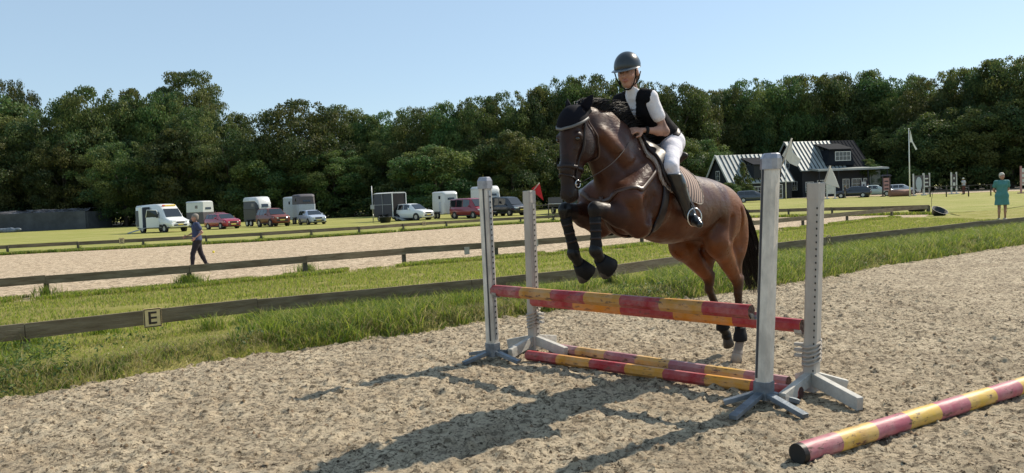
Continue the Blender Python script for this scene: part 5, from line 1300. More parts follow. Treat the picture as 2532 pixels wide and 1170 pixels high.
MB().box((1.17, .12, 2.44), (.10, 1.05, .20), Matrix.Rotation(.55, 3, 'Y')).build('brow_strip', mat('orange_yellow_strip', (.85,.60,.12), rough=.5), van, bevel=.02); MB().box((1.17, -.52, 2.44), (.10, .22, .20), Matrix.Rotation(.55, 3, 'Y')).build('brow_strip', mat('red_strip', (.7,.10,.05), rough=.5), van, bevel=.02)  # orange-yellow and red strips on the brow above the windscreen
m = MB(); m.bar((-1.0, y0-.05, .48), (-1.5, y0-1.55, .05), 1.0, .05, up=(0,0,1)); m.build('ramp', M_METALG, van)
MB().box((0, y0-.006, .62), (3.2, .02, .22)).build('trim_strip', M_TRIM, van)

# horse trailers: loaf-shaped bodies on small wheels
def trailer(loc, rz, label, L, W, H, lower, upper, roof, split=.52, open_rear=False, win=True, name='horse_trailer', door=None, cutout=None, dome=.25, group='horse trailers parked on the field', zb=.45, nose=.35):
    root = empty(name, loc, rz, label, 'horse trailer', group); hw = W/2; zs = zb+(H-zb)*split
    def ring(x, z0, z1, w0, w1, rr=0):
        if rr == 0: half = [(0,z0), (w0*.97,z0), (w0,z0+.05), (w1,z1-.02), (w1*.985,z1), (0,z1)]
        else: half = [(0,z0), (w0*.97,z0), (w0,z0+.02), (w1,z1-rr), (w1*.93,z1-rr*.38), (w1*.72,z1-rr*.06), (0,z1)]
        return [Vector((x, -y, z)) for y, z in half[::-1]]+[Vector((x, y, z)) for y, z in half[1:-1]]
    MB().loft([ring(-L/2, zb, zs, hw*.99, hw), ring(L/2-.35, zb, zs, hw*.99, hw), ring(L/2-.05, zb+.05, zs, hw*.86, hw*.90), ring(L/2, zb+.1, zs, hw*.74, hw*.80)], sm=False).build('lower_body', lower, root)
    zt = H-dome*.6
    MB().loft([ring(-L/2+.02, zs+.003, zt, hw*.995, hw*.96), ring(L/2-.45, zs+.003, zt, hw*.995, hw*.96), ring(L/2-.12, zs+.003, zt-nose*.4, hw*.88, hw*.82), ring(L/2-.02, zs+.003, zt-nose, hw*.78, hw*.70)], sm=False).build('upper_body', upper, root)
    MB().loft([ring(-L/2-.03, zt+.003, H, hw*1.0, hw*.97, dome*.5), ring(L/2-.5, zt+.003, H, hw*1.0, hw*.97, dome*.5), ring(L/2-.2, zt-nose*.25, H-nose*.35, hw*.9, hw*.86, dome*.4), ring(L/2-.02, zt-nose+.003, H-nose*1.1, hw*.74, hw*.70, dome*.2)], sm=True).build('roof', roof, root)
    for q in (-1, 1):
        for dx in (-.42, .34): wheel(root, dx-.1, q*(hw+.20), .32, .18)
        MB().box((-.14, q*(hw+.10), .70), (1.55, .24, .05)).build('mudguard', M_TRIM, root, bevel=.02)
        if win:
            m = MB(); m.box((L*.16, q*(hw*.975+.004), zs+(zt-zs)*.55), (.46, .03, .34)); m.build('window', M_GLASS, root, bevel=.03)
        if door: m = MB(); m.box((L*.20, q*(hw+.004), zb+(zs-zb)*.62), (.55, .02, (zs-zb)*.95)); m.build('groom_door', door, root, bevel=.01)
    if win: MB().box((L/2-.03, 0, zs+(zt-zs)*.45), (.05, W*.42, .34), Matrix.Rotation(-.25, 3, 'Y')).build('front_window', M_GLASS, root, bevel=.02)
    m = MB(); m.bar((L/2-.1, -hw*.5, .48), (L/2+1.15, 0, .46), .07, .09); m.bar((L/2-.1, hw*.5, .48), (L/2+1.15, 0, .46), .07, .09); m.build('drawbar', M_METALG, root)
    m = MB(); m.tube([(L/2+.9, .12, .08), (L/2+.9, .12, .75)], .03, 6); m.build('jockey_wheel_post', M_METALG, root)
    if open_rear:
        for q in (-1, 1):
            MB().box((-L/2-.03, q*hw*.93, (zb+zt)/2), (.08,.08,zt-zb)).build('corner_post', M_TW, root); MB().box((-L*.05, q*(hw+.012), (zb+zt)/2), (.06,.04,zt-zb)).build('side_post', M_ALU, root)
            MB().box((-L*.05, q*(hw+.012), zs), (L*.85,.035,.06)).build('side_rail', M_ALU, root)
        MB().box((-L/2-.012, 0, (zb+zt)/2+.05), (.02, W*.86, (zt-zb)*.9)).build('rear_opening', mat('dark_interior', (.012,.011,.012), rough=.9), root)
        m = MB(); m.bar((-L/2-.03, 0, zb+.02), (-L/2-1.45, 0, .06), W*.9, .06); m.build('ramp', M_METALG, root)
    else: MB().box((-L/2-.012, 0, (zb+zs)/2+.05), (.03, W*.88, (zs-zb)*.92)).build('rear_ramp', lower, root, bevel=.02)
    return root
M_TW = mat('trailer_white', (.62,.63,.62), rough=.35, var=.08); M_TG = mat('trailer_pale_blue_grey', (.42,.46,.52), rough=.4, var=.1); M_TB = mat('trailer_black', (.012,.014,.025), rough=.35); M_TGY = mat('dark_grey_tilt', (.10,.09,.10), rough=.7); M_ALU = mat('ribbed_aluminium', (.30,.31,.32), rough=.4, metal=.6, var=.2)
p = veh(478,563)+Vector((0,2.4,0)); trailer(p, D(-30), 'white camper body with a small square window behind the walking person', 2.7, 1.9, 3.05, M_TGY, M_TW, M_TW, .50, dome=.35, nose=.1, zb=.4)
p = veh(622,561)+Vector((-.2,3.0,0)); trailer(p, D(-40), 'black horse trailer with a white roof arch behind the rust-red off-roader', 2.7, 1.85, 3.1, M_TB, M_TB, M_TW, .50, dome=.8, nose=.9)
p = veh(680,558)+Vector((.2,7.5,0)); trailer(p, D(-55), 'pale horse trailer whose top shows between two other trailers', 3.2, 1.9, 3.05, M_TG, M_TG, M_TW, .5, dome=.4)
p = veh(725,556)+Vector((.3,3.5,0)); trailer(p, D(-62), 'tall pale blue-grey horse trailer with a dark tilt top behind the silver-blue estate', 2.7, 1.95, 3.2, M_TG, M_TGY, M_TGY, .60, dome=.35, nose=.25)
p = veh(962,548)+Vector((-.3,2.4,0)); trailer(p, D(138), 'black slatted livestock trailer with a pale roof and open end, left of the white off-roader', 3.2, 1.9, 2.9, M_TB, M_TB, M_TW, .5, open_rear=True, dome=.2, nose=.1, win=False)
p = veh(1100,541)+Vector((0,1.8,0)); trailer(p, D(-60), 'white horse trailer with small windows left of the crimson people carrier', 2.7, 1.8, 2.8, M_TW, M_TW, M_TW, .5, dome=.3, nose=.3, door=M_TG)
p = veh(1200,537)+Vector((0,4.5,0)); trailer(p, D(-60), 'white rounded horse trailer partly behind the front left jump wing', 3.4, 1.9, 3.2, M_TW, M_TW, M_TW, .5, dome=.5, nose=.6)
# small lorry behind the horse's head
p = veh(1412,530)+Vector((0,3,0)); lr = empty('lorry', p, D(-70), 'dark flatbed lorry with a white rail, seen under the horse\'s muzzle', 'lorry')
MB().box((0,0,.85), (5.2,2.1,.25)).build('flatbed', M_TRIM, lr); m = MB(); m.loft([[Vector((x, y*w_, z)) for y, z in ((-1,.5), (1,.5), (1,1.5), (.92,2.35), (-.92,2.35), (-1,1.5))] for x, w_ in ((1.2,1.0), (2.5,1.0), (2.75,.95))], sm=False); m.build('cab', mat('dark_teal_paint', (.02,.04,.045), rough=.3), lr)
MB().box((2.70,0,1.75), (.10,1.7,.62)).build('windscreen', M_GLASS, lr); 
for q in (-1, 1): 
    MB().box((-.8, q*1.05, 1.35), (3.6,.05,.7)).build('side_board', M_TGY, lr)
    for x in (-1.6, 1.9): wheel(lr, x, q*1.06, .42, .25)
MB().box((-.2,-1.1,1.05), (4.6,.05,.06)).build('side_rail', M_WHITE, lr)

# ================================================================== silage wall and covered heap at the left
p = G(110,566); wl = empty('storage_wall', (0,0,0), 0, 'low dark concrete storage wall with black sheeting on top, at the left', 'wall')
A = G(-420,594); B_ = G(214,566)
d = (B_-A).normalized(); m = MB(); m.bar(A+Vector((0,0,1.35)), B_+Vector((0,0,1.35)), .35, 2.7); m.build('panel', mat('dark_concrete', (.075,.08,.088), rough=.9, var=.35, vscale=.5, bump=.2), wl)
back = Vector((-d.y, d.x, 0)); m = MB(); m.bar(B_+back*.2+Vector((0,0,1.3)), B_+back*9+Vector((0,0,1.3)), .35, 2.6); m.build('side_panel', mat('dark_concrete'), wl)
nx = 60; V = []; 
for i in range(nx+1):
    c = A.lerp(B_, i/nx)
    for j in range(9):
        t = j/8; V.append(tuple(c+back*(.1+t*7)+Vector((0,0,2.66+.9*math.sin(t*PI)*.5+ (random.uniform(-.12,.16) if 0 < j < 8 else 0)))))
q = np.arange((nx+1)*9).reshape(nx+1, 9); Q = np.stack([q[:-1,:-1], q[1:,:-1], q[1:,1:], q[:-1,1:]], -1).reshape(-1, 4)
mesh_obj('cover_sheet', V, Q, mat('black_sheeting', (.03,.03,.035), rough=.25, col2=(.25,.25,.27), vscale=.9, bump=.8, bscale=3), wl, smooth=True)
# wrapped white sheeting bundle lying before it
sb = SDF((-2.5,-.8,0), (2.5,.8,1.0), .06); 
for i in range(9): sb.ell((-1.9+i*.47, random.uniform(-.2,.2), .25+.15*random.random()), (.5,.35,.22+.2*random.random()), .1)
o = sb.mesh('sheeting_pile', mat('grey_plastic_sheet', (.16,.19,.23), rough=.4, var=.4, vscale=3), None, usecol=False); o.location = G(22,575)+Vector((0,-.9,0)); tag(o, 'crumpled pale plastic sheeting lying at the foot of the storage wall', 'sheeting')

# ================================================================== houses
M_TIMB = mat('black_timber', (.014,.017,.021), rough=.75, bump=.6, bscale=6, stretch=(1,1,6)); M_ROOFL = mat('weathered_metal_roof', (.33,.36,.35), rough=.42, metal=.15, var=.25, vscale=.7)
M_ROOFD = mat('dark_slate_roof', (.018,.021,.027), rough=.9, var=.3, vscale=1, spec=.1); M_FRAME = mat('white_window_frame', (.62,.63,.60), rough=.5); M_PANE = mat('window_pane', (.015,.02,.028), rough=.06, spec=.9)
def window(root, x, y, z, w_, h_, nx=2, nz=2, face='front', name='window'):
    """face front: plane y const; gable: plane x const"""
    def bx(cx_, cz, dx, dz, t): 
        return ((x+cx_, y-t, z+cz), (dx, .05, dz)) if face == 'front' else ((x-t, y+cx_, z+cz), (.05, dx, dz))
    m = MB(); f = .10
    for args in ((0, h_/2-f/2, w_, f), (0, -h_/2+f/2, w_, f)): m.box(*bx(*args, .03))
    for k in range(nx+1): m.box(*bx(-w_/2+f/2+(w_-f)*k/nx, 0, f*(1 if k in (0, nx) else .6), h_-2*f-.004, .03))
    for k in range(1, nz): m.box(*bx(0, -h_/2+h_*k/nz, w_-2*f-.004, f*.45, .026))
    fr = m.build(name, M_FRAME, root); m = MB(); m.box(*bx(0, 0, w_-.06, h_-.06, .006)); m.build('pane', M_PANE, fr); return fr
def seams(root, quad, n, m_, w_=.09, hgt=.07):
    a, b, c, d_ = [Vector(p) for p in quad]; nrm = (b-a).cross(d_-a).normalized()
    if nrm.z < 0: nrm = -nrm
    m = MB()
    for k in range(n+1):
        t = k/n; p, q = a.lerp(b, t), d_.lerp(c, t); m.bar(p+nrm*(hgt/2+.004), q+nrm*(hgt/2+.004), w_, hgt, up=nrm)
    return m.build('roof_seams', m_, root)
def house(loc, rz, label, L, Dp, eave, ridge, over=.5, lightfrac=1.0):
    """x 0..L along the front, y 0..Dp backwards, front wall at y=0; gables at both ends"""
    root = empty('timber_house', loc, rz, label, 'house'); 
    m = MB(); pent = [(0,0,0), (0,Dp,0), (0,Dp,eave), (0,Dp/2,ridge-.12), (0,0,eave)]; m.prism([Vector(p)+Vector((.01,0,0)) for p in pent], (L-.02,0,0)); m.build('wall', M_TIMB, root)
    sl = (ridge-eave)/(Dp/2); ez = eave-over*sl
    fr = [(-over,-over,ez), (L+over,-over,ez), (L+over,Dp/2,ridge), (-over,Dp/2,ridge)]; bk = [(-over,Dp+over,ez), (L+over,Dp+over,ez), (L+over,Dp/2+.01,ridge), (-over,Dp/2+.01,ridge)]
    return root, fr, bk
# left, lower house
hl = AT(1806,470,116); hl.z = 0; RZ = D(14)
r1, fr, bk = house(hl, RZ, 'lower black timber house with a ribbed grey roof, partly hidden by the front right wing', 10.5, 7.2, 2.9, 7.0, .35)
m = MB(); m.prism(fr, (0,0,.12)); m.build('roof', M_ROOFL, r1); m = MB(); m.prism(bk, (0,0,.12)); m.build('roof', M_ROOFD, r1)
seams(r1, [Vector(p)+Vector((0,0,.12)) for p in fr], 15, M_ROOFD)
for q in ((-.36,-.36,fr[0][2]), (-.36,7.56,fr[0][2])): m = MB(); m.bar(Vector(q)+Vector((-.03,0,.06)), Vector((-.39,3.6,7.06)), .10, .34, up=(0,0,1)); m.build('bargeboard', M_FRAME, r1)
window(r1, 0, 3.6, 3.9, 1.15, 1.6, 2, 2, 'gable'); window(r1, 0, 5.4, 1.4, 1.0, 1.4, 2, 2, 'gable')
m = MB(); m.prism([(3.9,-.25,3.3), (8.6,-.25,3.3), (8.6,-.25,5.3), (3.9,-.25,5.3)], (0,2.4,0)); m.build('dormer', M_TIMB, r1); m = MB(); m.prism([(3.7,-.5,5.3), (8.8,-.5,5.3), (8.8,3.2,6.5), (3.7,3.2,6.5)], (0,0,.10)); m.build('dormer_roof', M_ROOFD, r1)
window(r1, 6.3, -.27, 4.4, 2.4, 1.5, 4, 2); window(r1, 2.0, 0, 1.4, 1.1, 1.4, 2, 2); window(r1, 5.0, 0, 1.4, 2.2, 1.3, 3, 2); window(r1, 8.4, 0, 1.15, 1.0, 2.2, 1, 3, name='glazed_door')
# right, taller house
hr = AT(1984,462,122); hr.z = 0
r2, fr, bk = house(hr, RZ, 'taller black timber house with dormer and pale porch roof, behind the two flags', 12.2, 7.8, 4.6, 9.0, .4)
def cutq(q, x0, x1): a, b, c, d_ = [Vector(p) for p in q]; return [a.lerp(b, x0), a.lerp(b, x1), d_.lerp(c, x1), d_.lerp(c, x0)]
m = MB(); m.prism(cutq(fr, 0, .66), (0,0,.12)); m.build('roof', M_ROOFL, r2); m = MB(); m.prism(cutq(fr, .6605, 1), (0,0,.12)); m.build('dark_roof', M_ROOFD, r2); m = MB(); m.prism(bk, (0,0,.12)); m.build('roof', M_ROOFD, r2)
seams(r2, [p+Vector((0,0,.12)) for p in cutq(fr, 0, .655)], 12, M_ROOFD); seams(r2, [p+Vector((0,0,.12)) for p in cutq(fr, .67, 1)], 7, M_ROOFD, .05, .04)
for q in ((-.41,-.41,fr[0][2]), (-.41,8.2,fr[0][2])): m = MB(); m.bar(Vector(q)+Vector((-.03,0,.06)), Vector((-.44,3.9,9.06)), .10, .30, up=(0,0,1)); m.build('bargeboard', M_ROOFL, r2)
m = MB(); m.prism([(4.4,-.15,4.9), (9.6,-.15,4.9), (8.9,-.15,7.4), (5.1,-.15,7.4)], (0,3.0,0)); m.build('dormer', M_ROOFD, r2); m = MB(); m.prism([(4.7,-.4,7.4), (9.3,-.4,7.4), (9.3,3.4,8.5), (4.7,3.4,8.5)], (0,0,.10)); m.build('dormer_roof', M_ROOFD, r2)
window(r2, 7.4, -.17, 6.35, 2.9, 1.5, 4, 2)
m = MB(); m.prism([(1.2,-2.4,4.0), (14.2,-2.4,4.0), (14.2,-.02,4.25), (1.2,-.02,4.25)], (0,0,.28)); m.build('porch_roof', M_ROOFL, r2)
for x in (1.5, 5.0, 10.4, 14.0): MB().box((x,-2.2,2.0), (.14,.14,4.0)).build('porch_post', M_TIMB, r2)
m = MB(); m.box((13.2,1.2,1.9), (2.0,3.2,3.8)); m.build('glass_porch', mat('porch_glass', (.10,.12,.11), rough=.1), r2)
window(r2, 1.3, 0, 1.6, 1.5, 1.7, 2, 2); window(r2, 4.0, 0, 1.6, 2.6, 2.1, 3, 3); window(r2, 8.0, 0, 1.4, 1.3, 2.6, 2, 3, name='glazed_door'); window(r2, 10.0, 0, 1.4, 1.9, 2.6, 2, 3, name='glazed_door'); window(r2, 11.6, 0, 1.4, .7, 2.6, 1, 3)
window(r2, 0, 3.9, 5.6, 1.2, 1.6, 2, 2, 'gable'); window(r2, 0, 5.6, 1.7, 1.0, 2.2, 2, 3, 'gable'); window(r2, 0, 2.0, 1.9, 1.4, 1.5, 2, 2, 'gable')
m = MB(); 
wallp = rail_fence('pale low railing along the front of the right house', [(1950,474), (2000,473), (2060,472)], 1.1, (.5, 1.05), M_METALG, .05, .05)

# ================================================================== flagpoles, posts and odd things on the grass
def flagpole(u, v, vt, Yoff, label, flag_poly, fm):
    b = G(u, v); t = AT(u-1, vt, b.y); root = empty('flagpole', b, 0, label, 'flagpole'); h = t.z
    MB().tube([(0,0,0), (0,0,h*.5), (0,0,h)], [.075,.06,.04], 10).build('pole', M_WHITE, root); MB().sphere((0,0,h+.06), .08, 6).build('finial', M_WHITE, root)
    m = MB(); m.prism([AT(a, c, b.y)-b for a, c in flag_poly], (0,.02,0)); m.build('flag', fm, root); return root
flagpole(2250, 487, 320, 0, 'white flagpole with a limp white flag before the dark wood at the right', [(2251,322), (2257,350), (2268,369), (2264,371), (2255,352), (2250.5,352)], M_WHITE)
flagpole(1727, 497, 380, 0, 'thin pole with a furled red and white flag right behind the horse\'s rump', [(1728,384), (1734,405), (1740,440), (1733,446), (1728,430)], mat('red_white_flag', (.55,.30,.27), rough=.8))
flagpole(1944, 493, 392, 0, 'white flagpole without a flag just right of the front right jump wing', [(1945,394), (1946,398), (1946,404), (1945,404)], M_WHITE)
b = G(923,551); root = empty('sign_post', b, 0, 'tall thin grey post with a small box on the grass left of the black trailer', 'post'); t = AT(921,460,b.y).z
MB().tube([(0,0,0), (0,0,t)], .04, 8).build('post', M_METALG, root); MB().box((0,-.08,1.5), (.34,.12,.42)).build('box', M_METALG, root, bevel=.01)
def tub(u, v, r, h, label, tilt=0, name='feed_tub', m_=None):
    rg = [[Vector((rr*math.cos(a), rr*math.sin(a), z)) for a in [2*PI*k/18 for k in range(18)]] for rr, z in ((r*.72,0), (r,h), (r*1.06,h), (r*1.06,h-.03), (r*.94,h-.02), (r*.66,.04))]
    o = MB().loft(rg).build(name, m_ or mat('black_tub_plastic', (.018,.022,.022), rough=.5)); o.location = G(u, v); o.rotation_euler = (tilt, tilt*.4, 0); tag(o, label, 'tub')
tub(953, 551, .62, .55, 'round black tub on the grass in front of the black livestock trailer')
tub(2318, 532, .36, .30, 'black feed tub lying tilted on the grass at the corner of the second arena', .5)
tub(1612+655, 525, .5, .22, 'flat black tub under the fence at the corner of the second arena', 0)
for (u, v, s, l) in ((2303, 512, .5, 'bent stick standing in the grass at the arena corner'),):
    b = G(u, v); o = MB().tube([(0,0,0), (.02,0,.5), (.12,0,.95), (.30,0,1.05)], .015, 5).build('stick', M_WOODP); o.location = b; tag(o, l, 'stick')

# ================================================================== the far riding arena: jump screens, wings, a roll
M_SCRW = mat('screen_white', (.60,.58,.58), rough=.6, var=.2, vscale=2); M_SCRB = mat('screen_dark', (.05,.035,.045), rough=.6); M_SCRR = mat('screen_pink', (.42,.22,.22), rough=.6)
def screen(u, v, w_, h_, label, fm, pm, kind, roof=False, rz=.1):
    b = G(u, v); root = empty('jump_screen', b, rz, label, 'jump screen', 'jump screens in the far arena')
    for q in (-1, 1):
        MB().box((q*(w_/2-.07),0,h_/2), (.13,.14,h_)).build('post', fm, root); MB().box((q*(w_/2-.07),0,.05), (.16,.9,.10)).build('foot', fm, root)
    MB().box((0,0,h_*.60), (w_-.29,.06,h_*.62)).build('panel', pm, root)
    m = MB()
    if kind == 0: m.box((0,-.05,h_*.45), (w_*.36,.03,h_*.16)); m.box((0,-.05,h_*.72), (w_*.20,.03,h_*.10))
    elif kind == 1: 
        for k in range(3): m.box((0,-.05,h_*(.38+.18*k)), (w_*.48,.03,h_*.06))
    else: m.loft([[Vector((w_*.26*s_*math.cos(a), y_, h_*.55+h_*.30*s_*math.sin(a))) for a in [2*PI*k/16 for k in range(16)]] for s_, y_ in ((1,-.03), (1,-.06), (.8,-.065))], sm=False)
    m.build('motif', fm if kind != 2 else M_TG, root)
    if roof: MB().box((0,0,h_+.10), (w_*1.15,.5,.20), taper=.7).build('cap', fm if kind != 0 else M_SCRW, root)
    return root
screen(2055, 492, 1.2, 2.2, 'low white jump screen left of the seated figure, in the far arena', M_SCRW, M_SCRW, 1)
screen(2136, 488, .95, 2.2, 'narrow dark-framed jump screen in front of the pale green car', M_SCRB, M_SCRW, 0)
screen(2192, 486, 1.1, 2.6, 'capped dark red and white jump screen left of the brown roll', M_SCRB, M_SCRR, 1, True)
screen(2272, 484, 1.5, 2.7, 'white jump screen with an oval motif directly right of the flagpole', M_SCRW, M_TGY, 2)
screen(2291, 481, 1.0, 2.8, 'white jump screen with dark bars, rightmost of the pair by the flagpole', M_SCRW, M_SCRB, 1)
screen(2359, 480, .8, 2.7, 'narrow white and black jump screen beside the distant person behind hitching rails', M_SCRW, M_SCRB, 0)
screen(2532, 478, .8, 2.9, 'pink-white jump screen cut by the right edge of the picture', M_SCRR, M_SCRW, 1)
b = G(2225,486); o = MB().tube([(-1.25,0,.42), (1.25,0,.42)], .42, 18).build('jump_roll', mat('brown_roll', (.26,.13,.09), rough=.8, var=.2)); o.location = b; tag(o, 'large brown roll lying on the far arena left of the flagpole', 'jump filler')
# ================================================================== trees
M_LEAF = mat('leaf_mass', attr=True, rough=.6, spec=.3, trans=.42, objrand=.9)
M_BARK = mat('bark', (.055,.045,.036), rough=.95, col2=(.10,.085,.065), vscale=5, bump=.5, stretch=(1,1,.3))
LEAFC = np.array([(.060,.105,.034), (.085,.130,.034), (.125,.150,.038), (.170,.175,.044), (.045,.085,.036), (.140,.140,.042)])
def crown_arrays(seed, n, nl=55, low=.10, leaf=.026, kind='round', lr=(.10,.19), squash=1.0):
    """unit crown: width 1, height 1 (z 0..1)"""
    r = np.random.default_rng(seed); C = []; Rr = []
    while len(C) < nl:
        z = low + (1-low)*r.random()**.85; a = r.uniform(0, 6.283)
        if kind == 'round': env = .5*math.sqrt(max(.02, 1-((z-.50)/.54)**2)) if z > .5 else .5*(.80+.2*(z-low)/.4)
        elif kind == 'tall': env = .46*(1-max(0, (z-.45)/.60)**1.6)
        elif kind == 'pine': env = .5*math.sqrt(max(.05, 1-((z-.62)/.40)**2)) if z > .62 else .5*(.72+.28*(z-.3)/.32)
        else: env = .5*math.sqrt(max(.02, 1-((z-.35)/.66)**2))
        rad = r.uniform(*lr)*(1 if z < .85 else .7); q = env*math.sqrt(r.random())*.97
        q = max(0, min(q, env-rad*.45)) if r.random() < .8 or kind == 'pine' else env*r.uniform(.8, 1.08)
        if kind == 'pine' and z > .35: rad *= .85
        if z+rad*.6 > 1.0: z = 1.0-rad*.6*r.uniform(.8, 1.2)
        C.append((q*math.cos(a), q*math.sin(a), z)); Rr.append(rad)
    C = np.array(C); Rr = np.array(Rr); p = Rr**2/np.sum(Rr**2); k = r.choice(len(C), n, p=p)
    d = r.normal(size=(n, 3)); d /= np.linalg.norm(d, axis=1)[:, None]; d[:,2] = np.where((d[:,2] < -.3) & (r.random(n) < .6), -d[:,2], d[:,2])
    fl = .62 if kind != 'pine' else .36
    P = C[k] + d*Rr[k][:, None]*(.55+.72*r.random((n, 1)))*np.array([1, 1, fl*squash*1.15])
    # drop the points buried in other lobes
    keep = np.ones(n, bool); 
    for j in range(len(C)):
        dd = (P-C[j])/np.array([1,1,fl]); keep &= (np.linalg.norm(dd, axis=1) > Rr[j]*.60)
    P, d, k = P[keep], d[keep], k[keep]; n = len(P)
    N = d*.8 + r.normal(size=(n, 3))*.65; N /= np.linalg.norm(N, axis=1)[:, None]
    T = np.cross(N, r.normal(size=(n, 3))); T /= np.linalg.norm(T, axis=1)[:, None]; B_ = np.cross(N, T)
    s_ = (leaf*r.uniform(.45, 1.25, n))[:, None]; e = r.uniform(.5, 1.0, (n, 1))
    V = np.stack([P-T*s_, P-B_*s_*e, P+T*s_*1.1, P+B_*s_*e*.8], 1).reshape(-1, 3)
    lc = LEAFC[r.integers(0, len(LEAFC), len(C))]; c = lc[k]*.6 + LEAFC[r.integers(0, len(LEAFC), n)]*.4; c = c*r.uniform(.7, 1.25, (n, 1))
    return V, np.repeat(c, 4, 0), C
def crown_mesh(name, *a, **k):
    V, c, C = crown_arrays(*a, **k); me_o = mesh_obj(name, V, np.arange(len(V)).reshape(-1, 4), M_LEAF, None, col=c); me = me_o.data; bpy.data.objects.remove(me_o); return me, C
def trunk_mesh(C, seed, top=.75, base_r=.022, spread=8):
    r = random.Random(seed); m = MB(); pts = [(0,0,-.03), (r.uniform(-.01,.01),0,.2), (r.uniform(-.03,.03), r.uniform(-.02,.02), .45), (r.uniform(-.03,.03),0,top)]
    m.tube(pts, [base_r*1.3, base_r, base_r*.7, base_r*.2], 8)
    for j in r.sample(range(len(C)), min(spread, len(C))):
        c = C[j]; t = max(.15, c[2]*.55); p = Vector((pts[1][0], 0, t)); e = Vector(c)*.94; md = p.lerp(e, .5)+Vector((0,0,.02)); m.tube([p, md, e], [base_r*.5, base_r*.3, base_r*.08], 5)
    o = m.build('trunk', M_BARK); me = o.data; bpy.data.objects.remove(o); return me
KINDS = {}
for nm, args in {'a': dict(seed=11, n=46000, nl=120, leaf=.0105, lr=(.05,.15)), 'b': dict(seed=12, n=46000, nl=170, leaf=.0105, lr=(.04,.12)), 'c': dict(seed=13, n=44000, nl=100, leaf=.011, kind='tall', lr=(.05,.16)), 'd': dict(seed=14, n=46000, nl=210, leaf=.010, lr=(.035,.11)),
                 'g': dict(seed=18, n=46000, nl=140, leaf=.0105, kind='tall', lr=(.04,.13)),
                 'p': dict(seed=15, n=60000, nl=170, leaf=.0085, kind='pine', lr=(.06,.15), low=.30), 's': dict(seed=16, n=34000, nl=90, leaf=.014, kind='bush', low=.03, lr=(.06,.15)), 'y': dict(seed=17, n=900, nl=26, leaf=.05, low=.35, kind='tall', lr=(.10,.16))}.items():
    me, C = crown_mesh('crown', **args); KINDS[nm] = (me, trunk_mesh(C, args['seed'], base_r=.022 if nm not in 'py' else .018, spread=10))
def tree(u, top, wpx, Y, k, label, rz=None, group='trees at the edge of the wood', name='broadleaf_tree', cat='tree', dep=1.0):
    if name == 'broadleaf_tree' or name == 'pine_tree': Y += np.interp(u, [950, 1050, 1720, 1745, 2230, 2260], [22, 10, 10, 17, 17, 6])
    t = AT(u, top, Y); h = t.z; w_ = wpx*Y/FPX; base = Vector((t.x, Y, -.03))
    root = empty(name, base, random.uniform(0, 6.28) if rz is None else rz, label, cat, group); me, tr = KINDS[k]
    for nm, d in (('crown', me), ('trunk', tr)):
        o = bpy.data.objects.new(nm, d); COL.objects.link(o); o.parent = root; o.scale = (w_, w_*dep, h)
    return root
